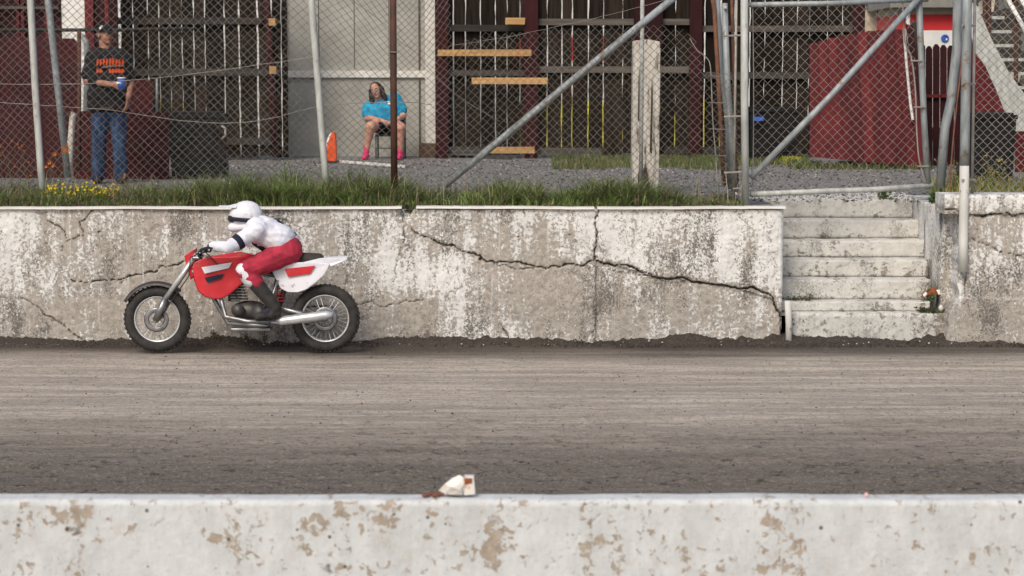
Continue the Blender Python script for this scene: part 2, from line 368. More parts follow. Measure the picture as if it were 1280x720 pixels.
# ================================================================ SETTING
# ---- ground sheets
struct(MB().add([(-300, -60, -.05), (300, -60, -.05), (300, 500, -.05), (-300, 500, -.05)], [(0, 1, 2, 3)]).build('ground', 'infield_soil'))
struct(MB().add([(-60, 7.0, -.012), (60, 7.0, -.012), (60, 17.3, -.012), (-60, 17.3, -.012)], [(0, 1, 2, 3)]).build('track_surround', 'track_dirt'))
YW = 17.06                                             # face of the far wall
xs = np.linspace(-5.6, 5.6, 760); ys = np.concatenate([np.linspace(9.2, 15.8, 330), np.linspace(15.81, 17.25, 120)])
X, Yg = np.meshgrid(xs, ys, indexing='ij')
near = np.clip((14.0 - Yg) / 2.5, 0, 1)
Z = (fbm(X * .6, Yg * 6, 5, 1) - .5) * (.022 + .03 * near) + (fbm(X * 5, Yg * 14, 5, 2, .7) - .5) * (.012 + .05 * near)
rut = np.zeros_like(X); rr_ = np.random.default_rng(4)
for k in range(30):
    yc = rr_.uniform(11.2, 16.3); sl_ = rr_.normal(0, .012); ph = rr_.uniform(0, 6); wd_ = rr_.uniform(.012, .05)
    cy_ = yc + sl_ * X + .05 * np.sin(X * .45 + ph); g_ = np.exp(-((Yg - cy_) / wd_) ** 2) * np.clip(fbm(X * .7 + k * 3, Yg * .5, 3, 60 + k) * 3 - .9, 0, 1)
    rut = np.maximum(rut, g_ * rr_.uniform(.4, 1)); Z -= g_ * .012
bank = np.clip((Yg - (YW - .30)) / .30, 0, 1)
Z += bank ** 2 * (.0 + .075 * np.clip(fbm(X * 2.2, Yg * .3, 4, 5) * 2.2 - .7, 0, 1.2)) + bank * (fbm(X * 14, Yg * 14, 5, 7, .8) - .5) * .09
grid_o = grid_mesh('track', np.stack([X, Yg, Z], -1), 'track_dirt', attrs={'rut': rut.ravel().astype(np.float32)}); struct(grid_o)

# ---- terrace (gravel yard above the wall)
struct(MB().box(-60, 2.42, YW + .26, 60, .2, TZ).box(4.0, 60, YW + .26, 60, .2, TZ).box(2.42, 4.0, 18.60, 60, .2, TZ).build('gravel_yard', 'gravel'))

# ---- whitewashed walls with relief
def polydist(X, Z, pts):
    D = np.full(X.shape, 9.0)
    for (x0, z0), (x1, z1) in zip(pts[:-1], pts[1:]):
        dx, dz = x1 - x0, z1 - z0; t = np.clip(((X - x0) * dx + (Z - z0) * dz) / (dx * dx + dz * dz + 1e-9), 0, 1)
        D = np.minimum(D, np.hypot(X - x0 - t * dx, Z - z0 - t * dz))
    return D
def relief_wall(name, xs, zs, Y0, thick, mat, cracks, blobs, lab, pitfn=None, topfn=None, stainfn=None, root=None, seed=0):
    X, Zz = np.meshgrid(xs, zs, indexing='ij')
    wx = (fbm(X * 9, Zz * 9, 4, seed + 3) - .5) * .09; wz = (fbm(X * 9, Zz * 9, 4, seed + 11) - .5) * .09
    dep = np.zeros_like(X); crk = np.zeros_like(X); halo = np.zeros_like(X)
    for pts, wd, dp in cracks:
        D = polydist(X + wx, Zz + wz, pts)
        halo = np.maximum(halo, min(1, dp * 22) * np.exp(-(D / (.035 if seed != 80 else .008)) ** 2)); ww = wd * .38 * (.25 + 1.5 * fbm(X * 7, Zz * 7, 3, seed + 20))
        c = np.clip(1.25 - D / ww, 0, 1); c = c * c * (3 - 2 * c)
        crk = np.maximum(crk, c * min(.92, .45 + dp * 10)); dep = np.maximum(dep, c * dp)
    rough = (fbm(X * 3, Zz * 3, 5, seed + 1) - .5) * (.008 if seed == 80 else .03) + (fbm(X * 22, Zz * 22, 4, seed + 2, .65) - .5) * (.003 if seed == 80 else .014)
    st = stainfn(X, Zz) if stainfn else np.zeros_like(X)
    if seed == 0: st = st + .10 * np.clip((-.5 - X) / 1.0, 0, 1) - .05
    st = st + halo * .38
    for (bx, bz, rx, rz, a) in blobs:
        g = ((X + wx - bx) / rx) ** 2 + ((Zz + wz - bz) / rz) ** 2
        st = st + a * np.exp(-g)
    YY = Y0 + rough + dep + halo * (fbm(X * 40, Zz * 40, 3, seed + 9) - .45) * (.03 if seed != 80 else .004)
    P = np.stack([X, YY, Zz], -1)
    if topfn is not None: P = topfn(P, X, Zz)
    nx, nz = X.shape
    def extra(n0, idx):
        ev = []; ef = []
        top = P[:, -1].copy(); top[:, 1] = Y0 + thick
        ev.append(top); ef.append(np.stack([idx[:-1, -1], idx[1:, -1], n0 + np.arange(1, nx), n0 + np.arange(nx - 1)], -1))
        n1 = n0 + nx
        for col, flip in ((0, False), (-1, True)):
            sd = P[col].copy(); sd[:, 1] = Y0 + thick; ev.append(sd)
            a = idx[col, :-1]; b = idx[col, 1:]; c = n1 + np.arange(1, nz); e = n1 + np.arange(nz - 1)
            ef.append(np.stack([a, b, c, e], -1) if not flip else np.stack([b, a, e, c], -1)); n1 += nz
        return np.concatenate(ev), np.concatenate(ef)
    nn = nx * nz
    stf = np.concatenate([st.ravel(), st[:, -1], st[0], st[-1]]); ckf = np.concatenate([crk.ravel(), np.zeros(nx), crk[0] * .6, crk[-1] * .6])
    o = grid_mesh(name, P, mat, root, {'stain': stf.astype(np.float32), 'crack_shade': ckf.astype(np.float32)}, extra)
    me = o.data; me.polygons.foreach_set('use_smooth', [i < (nx - 1) * (nz - 1) for i in range(len(me.polygons))])
    return o
def px_line(pts, Y): return [(W(a, b, Y).x, W(a, b, Y).z) for a, b in pts]
def C(pts, wd=.012, dp=.04, Y=YW): return (px_line(pts, Y), wd, dp)
ZT = Zp(262, YW)
cr = [C([(516, 288), (545, 303), (580, 317), (612, 327), (650, 331), (690, 335), (720, 331), (745, 325)], .016, .045),
      C([(612, 327), (640, 338), (676, 334)], .010, .02),
      C([(745, 325), (780, 332), (815, 345), (860, 353), (910, 357), (942, 362), (966, 374), (975, 396), (976, 436)], .020, .06),
      C([(760, 336), (800, 346), (838, 352)], .008, .02), C([(746, 255), (747, 290), (743, 326)], .017, .06),
      C([(743, 326), (742, 436)], .007, .02), C([(502, 255), (504, 300), (496, 330), (493, 358)], .009, .03),
      C([(87, 351), (114, 351), (152, 348), (186, 341), (216, 331), (236, 326), (262, 322)], .012, .04), C([(152, 353), (170, 345)], .008, .02),
      C([(58, 276), (79, 288), (83, 303), (100, 297), (100, 278), (114, 264)], .011, .035), C([(83, 303), (76, 312)], .010, .02),
      C([(29, 374), (47, 382), (64, 397), (87, 411), (112, 430)], .011, .03), C([(57, 390), (70, 402)], .022, .02),
      C([(432, 375), (470, 382), (500, 379), (532, 373)], .010, .02), C([(628, 410), (636, 424)], .014, .03),
      C([(320, 262), (352, 275), (372, 280)], .007, .02), C([(0, 371), (29, 374)], .006, .012),
      C([(560, 375), (580, 350), (600, 338)], .006, .012), C([(130, 330), (160, 312)], .004, .01), C([(880, 300), (890, 340), (884, 356)], .004, .01),
      C([(600, 262), (590, 280), (570, 292)], .006, .012), C([(255, 262), (240, 292)], .004, .01)]
for hx, hy in ((124, 290), (190, 290), (448, 292), (569, 293), (712, 294), (648, 293)):
    p = W(hx, hy, YW); cr.append(([(p.x, p.z), (p.x + .004, p.z)], .012, .05))
def bl(px, py, rx, rz, a, Y=YW):
    p = W(px, py, Y); return (p.x, p.z, rx / 140, rz / 140, a)
bb = [bl(70, 300, 35, 35, .28), bl(200, 280, 60, 20, .25), bl(110, 390, 110, 45, .35), bl(240, 400, 120, 50, .38), bl(20, 400, 60, 45, .25),
      bl(400, 330, 40, 40, .15), bl(460, 395, 70, 45, .38), bl(520, 300, 35, 40, .20), bl(610, 290, 70, 30, .30), bl(700, 300, 40, 40, .22),
      bl(640, 360, 70, 40, .25), bl(560, 400, 80, 30, .12), bl(700, 380, 60, 60, .24), bl(830, 300, 50, 30, .24), bl(850, 390, 100, 45, .32),
      bl(950, 410, 50, 40, .22), bl(940, 300, 40, 40, .12), bl(780, 400, 40, 50, .2), bl(320, 280, 60, 20, .2), bl(170, 330, 60, 25, .15),
      bl(60, 350, 40, 20, -.15), bl(540, 330, 40, 22, -.2), bl(770, 290, 25, 30, -.25), bl(860, 330, 70, 14, -.25), bl(930, 285, 40, 25, -.12), bl(570, 355, 50, 20, -.2), bl(20, 300, 35, 50, -.15)]
def stA(X, Zz):
    low = np.clip(1 - Zz / ZT, 0, 1)
    return .03 + .14 * low + (fbm(X * 1.6, Zz * 2.0, 4, 31) - .5) * .75 + (fbm(X * 7, Zz * .8, 4, 37) - .5) * .32
xl = Xp(980, YW)
xsA = np.concatenate([np.linspace(-30, -5.3, 60)[:-1], np.arange(-5.3, xl, .0085), [xl]])
zsA = np.linspace(-.12, ZT, 142)
def topA(P, X, Zz):
    # lower right part of the wall is undercut below the long fissure; chip at top
    line = np.interp(X, [p[0] for p in px_line([(745, 325), (815, 345), (910, 357), (966, 374), (976, 396)], YW)], [p[1] for p in px_line([(745, 325), (815, 345), (910, 357), (966, 374), (976, 396)], YW)])
    sel = (Zz < line) & (X > Xp(745, YW)); P[..., 1] += np.where(sel, .025, 0)
    c = W(512, 262, YW); g = np.hypot((X - c.x) / .085, (Zz - c.z) / .11) + (fbm(X * 20, Zz * 20, 3, 5) - .5) * .8
    P[..., 1] += np.clip(1.1 - g, 0, 1) * .12
    e = np.clip((X - (xl - .03)) / .03, 0, 1); P[..., 1] += e ** 2 * .025
    return P
lw = relief_wall('concrete_wall', xsA, zsA, YW, .26, 'whitewashed_concrete', cr, bb, '', topfn=topA, stainfn=stA)
tag(lw, 'long cracked whitewashed concrete wall along the far side of the dirt track, left of the steps', 'wall')
c0 = W(512, 262, YW)
for a, b in ((-30, c0.x - .07), (c0.x + .06, W(745, 262, YW).x - .015), (W(745, 262, YW).x + .012, xl + .01)):
    n = max(2, int((b - a) / .06)) if a > -20 else 300
    q = MB(); pts = [(a + (b - a) * i / n) for i in range(n + 1)]
    vs = []; fs = []
    for i, x in enumerate(pts):
        wob = float(vn(np.array(x * 1.5), np.array(.3))) * .010 + float(vn(np.array(x * 14), np.array(.7))) * .004
        z = ZT + wob - .004
        vs += [(x, YW - .034, z + .004), (x, YW - .034, z + .022), (x, YW + .11, z + .022), (x, YW + .11, z)]
        if i:
            k = 4 * (i - 1); fs += [(k, k + 4, k + 5, k + 1), (k + 1, k + 5, k + 6, k + 2), (k + 2, k + 6, k + 7, k + 3), (k + 3, k + 7, k + 4, k)]
    fs += [(0, 1, 2, 3), (4 * n + 3, 4 * n + 2, 4 * n + 1, 4 * n)]
    q.add(vs, fs).build('coping', 'coping_metal', lw)

# right-hand wall
xr0 = Xp(1197, YW - .03); ZR = Zp(243, YW - .03)
crr = [C([(1180, 262), (1205, 264), (1232, 270), (1290, 268)], .016, .045), C([(1205, 300), (1228, 306), (1250, 315), (1290, 323)], .010, .03),
       C([(1196, 330), (1199, 350), (1192, 372)], .012, .03), C([(1215, 275), (1222, 300)], .006, .015), C([(1240, 330), (1285, 350)], .005, .012)]
brr = [bl(1210, 400, 40, 30, .4), bl(1260, 380, 50, 50, .22), bl(1240, 290, 40, 20, .15), bl(1205, 385, 25, 30, .1), bl(1255, 250, 40, 10, -.1)]
def stR(X, Zz): return .02 + .2 * np.clip(1 - Zz / ZR, 0, 1) + (fbm(X * 2, Zz * 2, 4, 61) - .5) * .5 + (fbm(X * 9, Zz * 1, 4, 67) - .5) * .25
def topR(P, X, Zz):
    bz = Zp(267, YW); lower = Zz < bz
    # the upper course overhangs left; the lower mass swells out at its foot
    edge = xr0 + .03 - .10 * np.clip((Zp(372, YW) - Zz) / .12, 0, 1) + (fbm(Zz * 9, Zz * 0, 3, 4) - .5) * .05
    k = np.clip((xr0 + .25 - X) / .33, 0, 1)
    xl_ = np.where(lower, edge, Xp(1180, YW - .03))
    P[..., 0] += k * (xl_ - (xr0 - .08))
    P[..., 1] += np.where(Zz < Zp(372, YW), -.05, 0) * 1.0 + np.where(lower, .01, -.02)
    P[..., 1] += np.clip(1 - np.abs(ZR - Zz) / .03, 0, 1) ** 2 * .03
    return P
rw = relief_wall('concrete_wall', np.concatenate([np.arange(xr0 - .08, 5.6, .009), np.linspace(5.6, 30, 50)]), np.linspace(-.12, ZR, 145), YW - .03, .36, 'whitewashed_concrete', crr, brr, '', topfn=topR, stainfn=stR, seed=40)
tag(rw, 'rough whitewashed concrete wall with a jutting top course, right of the steps', 'wall')

# ---- steps
xsl = xl + .004; xsr = Xp(1163, 17.3)
sr = thing('concrete_steps', 'worn whitewashed concrete steps climbing through the gap in the far wall', 'steps', ((xsl + xsr) / 2, 17.8, 0))
rows = [(392, 17.12, Xp(1190, 17.1)), (377, 17.30, xsr + .02), (350, 17.47, Xp(1166, 17.47)), (325, 17.74, Xp(1162, 17.74)), (301, 18.01, Xp(1158, 18.01)), (275, 18.28, Xp(1149, 18.28)), (248, 18.56, Xp(1143, 18.56))]
for i, (py, Yf, xe) in enumerate(rows):
    zt = Zp(py, Yf) if i < 6 else TZ + .003; zb = -.1 if i < 1 else Zp(rows[i - 1][0], rows[i - 1][1]) - .04
    x0 = xsl if i != 0 else Xp(993, 17.1); yb = (rows[i + 1][1] if i < 6 else 18.75) + .03
    nx = 110; nz = 22
    X, Zz = np.meshgrid(np.linspace(x0, xe, nx), np.linspace(0, 1, nz), indexing='ij')
    H = zb + (zt - zb) * Zz
    rr = (fbm(X * 4, H * 5, 4, 50 + i) - .5) * .02 + (fbm(X * 25, H * 25, 3, 70 + i) - .5) * .012
    topw = (fbm(X * 6, X * 0 + i, 4, 80 + i) - .5) * .014
    H = H + topw * Zz ** 3; lip = (Zz > .93) * .012 * ((Zz - .93) / .07) ** 2
    if i == 0: rr -= .0
    P = np.stack([X, Yf + rr + lip * (1 + 4 * np.clip(fbm(X * 9, X * 0, 3, 90 + i) - .55, 0, 1)), H], -1)
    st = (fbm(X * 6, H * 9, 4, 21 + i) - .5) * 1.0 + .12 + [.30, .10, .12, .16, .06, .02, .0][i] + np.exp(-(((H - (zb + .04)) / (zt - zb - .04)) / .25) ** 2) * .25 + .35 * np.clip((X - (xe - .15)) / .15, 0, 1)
    vz = (H - (zb + .04)) / (zt - zb - .04); ck = np.exp(-((vz + .02) / (.05 + .10 * fbm(X * 7, X * 0, 3, 35 + i))) ** 2) * .95 + np.clip(fbm(X * 16, H * 22, 3, 33 + i) - .72, 0, 1) * 4; ck = np.clip(ck, 0, .9)  # riser foot darkened: joint line with nosing shade painted in, plus pits
    def extra(n0, idx, P=P, yb=yb, zt=zt, nx=nx, nz=nz):
        t = P[:, -1].copy(); t[:, 1] = yb; e = np.concatenate([t])
        f = np.stack([idx[:-1, -1], idx[1:, -1], n0 + np.arange(1, nx), n0 + np.arange(nx - 1)], -1)
        n1 = n0 + nx; ev = [e]; ef = [f]
        for colx in (0, -1):
            sd = P[colx].copy(); sd[:, 1] = yb; ev.append(sd); a = idx[colx, :-1]; b = idx[colx, 1:]; c = n1 + np.arange(1, nz); g = n1 + np.arange(nz - 1)
            ef.append(np.stack([a, b, c, g], -1) if colx == 0 else np.stack([b, a, g, c], -1)); n1 += nz
        return np.concatenate(ev), np.concatenate(ef)
    nn = nx * nz
    sv = np.concatenate([st.ravel(), st[:, -1] * .5 + .25, st[0], st[-1]]); cv = np.concatenate([ck.ravel(), np.zeros(nx), ck[0], ck[-1]])
    grid_mesh('step', P, 'step_whitewash', sr, {'stain': sv.astype(np.float32), 'crack_shade': cv.astype(np.float32)}, extra, smooth=False)
# cheek wall
xc = Xp(1141, 18.6)
X, T = np.meshgrid(np.linspace(18.8, 17.33, 80), np.linspace(0, 1, 60), indexing='ij')
def cheek():
    # left face (x=xc) then front face, as one strip
    us = np.concatenate([np.linspace(0, 1, 70), np.linspace(1, 1.3, 20)[1:]]); zs = np.linspace(0.0, 1, 70)
    U, V = np.meshgrid(us, zs, indexing='ij')
    yy = np.where(U <= 1, 18.9 + (17.33 - 18.9) * U, 17.33); x_left = xc - .02 + .03 * np.clip(U, 0, 1)
    xx = np.where(U <= 1, x_left, xc + .01 + (U - 1) / .3 * .5); top = np.interp(yy, [17.33, 18.6, 18.9], [TZ - .01, TZ + .02, TZ + .02])
    zz = -.1 + (top + .1) * V; r = (fbm(U * 8, zz * 4, 5, 8) - .5) * .05
    xx = xx + np.where(U <= 1, r, 0); yy = yy + np.where(U > 1, r, 0)
    P = np.stack([xx, yy, zz], -1)
    st = (fbm(U * 6, zz * 1.2, 4, 9) - .5) * .9 + .05; ck = np.clip(fbm(U * 14, zz * 2.2, 4, 19) - .62, 0, 1) * 5 * (1)
    def extra(n0, idx):
        t = P[:, -1].copy(); t[:, 0] = xc + .5; t[:, 1] = np.maximum(t[:, 1], 17.36); nxx = len(us)
        return t, np.stack([idx[:-1, -1], idx[1:, -1], n0 + np.arange(1, nxx), n0 + np.arange(nxx - 1)], -1)
    sv = np.concatenate([st.ravel(), st[:, -1]]); cv = np.concatenate([np.clip(ck, 0, .8).ravel(), np.zeros(len(us))])
    return grid_mesh('stair_side_wall', P, 'whitewashed_concrete', None, {'stain': sv.astype(np.float32), 'crack_shade': cv.astype(np.float32)}, extra)
tag(cheek(), 'peeling white side wall running back along the right of the steps', 'wall')
# left return of the wall beside the steps
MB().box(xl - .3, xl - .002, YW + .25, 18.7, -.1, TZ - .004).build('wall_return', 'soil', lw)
# stub pipe at lower left of the steps
a = W(985, 376, 17.02); b = W(986, 436, 17.02)
tag(MB().tube([b, (a + b) / 2 + Vector((.004, 0, 0)), a], [.030, .029, .031], 12).build('stub_pipe', 'white_painted_pipe', None, True), 'short pale upright pipe at the lower left corner of the concrete steps', 'pipe')

# ---- near wall
YN = 6.74; ZN = Zp(625, YN)
def nb(px, py, rx, rz, a):
    p = W(px, py, YN); return (p.x, p.z, rx * .85 / 356, rz * .85 / 356, a * .92)
nbl = [nb(480, 655, 30, 15, .62), nb(560, 690, 34, 18, .62), nb(620, 672, 36, 26, .66), nb(610, 700, 50, 16, .5), nb(385, 655, 26, 12, .42), nb(255, 674, 34, 8, .45), nb(400, 668, 20, 12, .45),
       nb(970, 655, 10, 10, .7), nb(1050, 655, 8, 6, .6), nb(1045, 672, 9, 8, .5), nb(1004, 690, 16, 9, .55), nb(1235, 690, 38, 24, .55), nb(1280, 680, 20, 8, .5), nb(930, 690, 12, 18, .5), nb(935, 635, 20, 6, .5),
       nb(700, 668, 10, 6, .5), nb(650, 632, 14, 6, .5), nb(320, 655, 15, 6, .4), nb(60, 650, 30, 10, .25), nb(120, 670, 16, 7, .5), nb(165, 665, 10, 8, .5), nb(85, 640, 30, 8, .3), nb(760, 676, 14, 6, .4), nb(1170, 685, 9, 4, .5),
       nb(820, 700, 30, 6, .3), nb(880, 640, 20, 5, .35), nb(545, 640, 10, 5, .4), nb(1000, 715, 12, 5, .5), nb(860, 690, 8, 5, .5)]
ncr = [(px_line(q, YN), w_, dp) for q, w_, dp in (
    ([(700, 690), (735, 650), (742, 640)], .0035, .004), ([(672, 720), (700, 690)], .003, .004), ([(760, 632), (800, 638), (815, 665)], .0028, .003), ([(96, 660), (104, 664), (97, 668)], .016, .008), ([(106, 652), (104, 660)], .005, .005),
    ([(412, 712), (414, 722)], .012, .02), ([(640, 638), (700, 628), (760, 630), (800, 640), (820, 672)], .0022, .002), ([(745, 640), (770, 628)], .002, .002), ([(1160, 640), (1168, 625)], .003, .004), ([(88, 708), (92, 700)], .004, .004), ([(690, 640), (660, 668)], .002, .002), ([(195, 663), (208, 655)], .003, .003))]
def stN(X, Zz): return (fbm(X * 5, Zz * 9, 5, 91) - .5) * 1.1 - .02
nx_ = np.concatenate([np.linspace(-30, -2.2, 60)[:-1], np.arange(-2.2, 2.2, .006), np.linspace(2.2, 30, 60)])
nz_ = np.concatenate([np.linspace(-.1, .48, 12)[:-1], np.arange(.48, ZN - .001, .006), [ZN]])
def topN(P, X, Zz):
    r = .022; t = np.clip((Zz - (ZN - r)) / r, 0, 1); P[..., 1] += (1 - np.sqrt(np.clip(1 - t * t, 0, 1))) * r + (Zz < .5) * 0
    wav = (fbm(X * 3, X * 0, 5, 17) - .5) * .012 * t
    P[..., 2] += wav; P[..., 1] -= .0
    return P
nw = relief_wall('concrete_wall', nx_, nz_, YN, .10, 'near_whitewash', ncr, nbl, '', topfn=topN, stainfn=stN, seed=80)
# calmer relief on the near wall
tag(nw, 'low white painted concrete wall in the foreground with peeling brown patches', 'wall')

# ================================================================ FENCES AND PIPES
def chainlink(name, x0, x1, z0, z1, Y, mat, root, wdt=.076, r=.0034, top=None, warp=None, yfun=None, label=None, x_at_top=None):
    h = wdt / 2; nw_ = int((x1 - x0) / h); npt = int((z1 - z0) / h) + 1
    vs = []; qs = []; off = 0; jit = RNG.normal(0, .0013, (nw_ + 1, npt + 1, 3))
    for i in range(nw_):
        ztop = top(x0 + i * h) if top else 9
        k = np.arange(npt); z = z0 + k * h; keep = z <= ztop; k = k[keep]; z = z[keep]
        if len(k) < 2: continue
        side = (k + i) % 2
        x = x0 + i * h + side * (h + .002); y = Y + np.where(side == 0, .003, -.003)
        P = np.stack([x, y, z], -1) + jit[i, :len(k)]
        if warp: P = warp(P)
        if yfun: P[:, 1] = P[:, 1] - Y + yfun(P[:, 0])
        n = len(P); ring = np.array([[-1, 0, 0], [.5, -.8, 0], [.5, .8, 0]]) * r * 1.25
        V = (P[:, None, :] + ring[None]).reshape(-1, 3)
        a = np.arange(n - 1)[:, None] * 3 + np.arange(3)[None]; b = np.arange(n - 1)[:, None] * 3 + (np.arange(3)[None] + 1) % 3
        qs.append(np.stack([a, b, b + 3, a + 3], -1).reshape(-1, 4) + off); vs.append(V); off += len(V)
    o = raw(name, np.concatenate(vs), np.concatenate(qs), mat, root, None, False); o['kind'] = 'stuff'
    if label: o['label'] = label
    return o
YF = 17.72
def pole(name, root, pts, wpx, mat, Y=None, n=12, label=None, cap=True):
    P = [W(p[0], p[1], p[2] if len(p) > 2 else Y) for p in pts]
    rr = [wpx / 2 / (F / q.y) for q in P]
    o = MB().tube(P, rr, n).build(name, mat, root, True)
    if label: o['label'] = label
    return o
def wire(name, root, pts, Y, r=.0032, mat='wire', label=None, sub=8, jit=.003):
    P = [W(p[0], p[1], p[2] if len(p) > 2 else Y) for p in pts]; Q = []
    for i in range(len(P) - 1):
        p0 = P[max(i - 1, 0)]; p1 = P[i]; p2 = P[i + 1]; p3 = P[min(i + 2, len(P) - 1)]
        for k in range(sub):
            t = k / sub; Q.append(.5 * ((2 * p1) + (p2 - p0) * t + (2 * p0 - 5 * p1 + 4 * p2 - p3) * t * t + (3 * p1 - p0 - 3 * p2 + p3) * t ** 3) + Vector((0, 0, random.uniform(-jit, jit))))
    Q.append(P[-1])
    o = MB().tube(Q, r, 5).build(name, mat, root)
    if label: o['label'] = label
    return o
fr = thing('chain_link_fence', 'tall galvanised chain link fence standing on the far wall, left of the gate', 'fence', (-1.2, YF, TZ))
tx = [Xp(p, YF) for p in (0, 540, 552, 570, 600, 650, 700, 760, 820, 845, 862, 880, 1000)]
tz = [9, 9, Zp(60, YF), Zp(42, YF), Zp(36, YF), Zp(40, YF), Zp(34, YF), Zp(30, YF), Zp(36, YF), Zp(38, YF), Zp(46, YF), Zp(90, YF), Zp(92, YF)]
def warpF(P):
    x, z = P[:, 0], P[:, 2]; zz = z - TZ
    P[:, 0] += .035 * np.sin(zz * 1.7 + x * .7) + .02 * np.sin(x * 2.3 + zz * 2)
    P[:, 2] += .03 * np.sin(x * 1.3) * np.clip(zz, 0, 1) + .015 * np.sin(x * 4.1 + zz)
    b = np.exp(-((x - Xp(450, YF)) / .7) ** 2) * np.clip(zz - .7, 0, 1.5); P[:, 2] -= b * .22 * (x - Xp(380, YF)); P[:, 0] += b * .10
    P[:, 1] += .03 * np.sin(x * 1.9 + zz * 2.2) + .03
    return P
chainlink('wire_mesh', -5.6, Xp(928, YF), TZ + .015, 3.75, YF, 'wire', fr, top=lambda x: float(np.interp(x, tx, tz)), warp=warpF)
pole('post', fr, [(37, -60), (38, 0), (44, 110), (50, 200), (54.5, 252)], 8.6, 'galvanised_pale', YF - .05)
pole('post', fr, [(385, -60), (389, 0), (398, 110), (405, 200), (409, 252)], 8.6, 'galvanised_pale', YF - .05)
pole('post', fr, [(-330, -60), (-310, 252)], 10, 'galvanised_pale', YF - .05)
pole('post', fr, [(930.5, -60), (930.5, 120), (932, 261)], 9.5, 'galvanised_pale', YF - .08, label='thick gate post at the left side of the gate')
for py in (45, 146, 216, 236): 
    a = W(905 if py < 230 else 916, py, YF - .06); b = W(933, py - 1, YF - .09)
    MB().cyl(a, b, .009, n=6).build('tie_band', 'wire_pale', fr)
pole('tension_bar', fr, [(921, -30), (919, 120), (917, 255)], 3.2, 'wire_pale', YF)
wire('slack_wire', fr, [(-60, 104), (0, 105), (100, 105), (180, 99), (250, 91), (330, 80), (400, 70)], YF - .03, label='slack strand running behind the first post')
wire('slack_wire', fr, [(0, 128), (60, 132), (140, 138), (220, 150), (280, 154), (340, 148), (405, 132), (500, 128), (540, 131)], YF - .04)
wire('slack_wire', fr, [(560, 58), (640, 45), (720, 28), (780, 14), (838, -2)], YF - .02, r=.002)
wire('torn_edge_wire', fr, [(440, 0), (478, 28), (500, 52), (520, 66), (545, 95), (580, 125), (625, 152)], YF + .0, r=.003)
wire('torn_edge_wire', fr, [(862, 48), (872, 63), (886, 76), (889, 100), (891, 150), (895, 200), (897, 240)], YF - .01, r=.0048, mat='wire_pale')
for i in range(5): 
    p = 890 + i * .6; q = 95 + i * 33
    MB().cyl(W(p - 5, q, YF - .03), W(p + 16, q + 1, YF - .03), .0055, n=6).build('tie_wire', 'wire', fr)
t = thing('rusty_post', 'dark rust brown steel post standing in the grass right of the seated woman', 'post', W(493, 238, 17.95))
pole('post_shaft', t, [(491, -60), (492, 120), (493, 238)], 8.6, 'rusty_pipe', 17.66)
MB().cyl(W(486.5, 65, 17.62), W(497, 65.5, 17.62), .006, n=6).build('tie_band', 'wire', t)
tag(pole('brace_pipe', None, [(556, 232), (650, 154.5), (745, 76), (850, -9)], 8.8, 'galvanised', YF + .10), 'long galvanised brace pipe slanting up behind the mesh towards the whitewashed timber', 'pipe')
tag(pole('slender_pole', None, [(803, -60), (803, 0), (802, 120), (801, 234)], 5.2, 'galvanised_pale', 18.2), 'slender pale upright pole in front of the whitewashed timber post', 'pole')
tag(pole('leaning_pole', None, [(55, -40), (60, 0), (71, 100), (85, 222)], 8.5, 'galvanised', 20.6), 'blue grey steel pole leaning behind the mesh left of the standing man', 'pole')
# whitewashed timber post
yt = 19.25; pts = [(790, 240), (791, 120), (792, 51), (809, 49), (825, 52), (824.5, 150), (823, 245), (815, 246), (812, 228), (806, 244), (800, 246)]
tag(MB().prism([W(a, b, yt) for a, b in pts], (0, .24, 0)).build('timber_post', 'post_whitewash', bev=.006), 'thick whitewashed timber post with a rotted foot behind the chain link', 'post')
tp_ = bpy.data.objects['timber_post']
MB().prism([W(a, b, yt - .012) for a, b in ((799, 246), (797, 222), (800, 205), (802, 196), (804, 214), (807, 203), (811, 228), (813, 246))], (0, .02, 0)).build('rotted_hollow', 'soil', tp_)
MB().prism([W(a, b, yt - .008) for a, b in ((812, 190), (814, 120), (815, 96), (816, 122), (815, 192))], (0, .014, 0)).build('split', 'soil', tp_)
MB().prism([W(a, b, yt - .008) for a, b in ((797, 150), (798, 110), (799, 84), (799.6, 112), (799, 152))], (0, .014, 0)).build('split', 'soil', tp_)
# loose pipes beside the gate post
tag(pole('leaning_pipe', None, [(886, -30), (893, 12), (899, 120), (905, 232)], 5.5, 'rust_red', 18.0), 'thin rusty red pipe left of the gate, leaning against the fence end', 'pipe')
tag(pole('leaning_pipe', None, [(896, -20), (901, 80), (909, 150), (912, 236)], 6.5, 'galvanised', 18.15), 'grey pipe standing directly beside the thin rusty red pipe', 'pipe')
t = pole('leaning_pipe', None, [(905.5, 4), (909, 100), (914, 170), (918, 240)], 8, 'galvanised', 17.95); tag(t, 'thick blue grey pipe with a bolted open top just left of the gate post', 'pipe')
p = W(906, 10, 17.95); MB().cyl(p + Vector((0, -.035, 0)), p + Vector((0, -.055, 0)), .016, n=8).build('bolt', 'galvanised_pale', t, True)
tag(pole('leaning_pipe', None, [(914, -30), (917, 80), (919, 170), (922, 238)], 4, 'rust_red', 18.1), 'slim rust streaked rod squeezed between the thick pipe and the gate post', 'pipe')

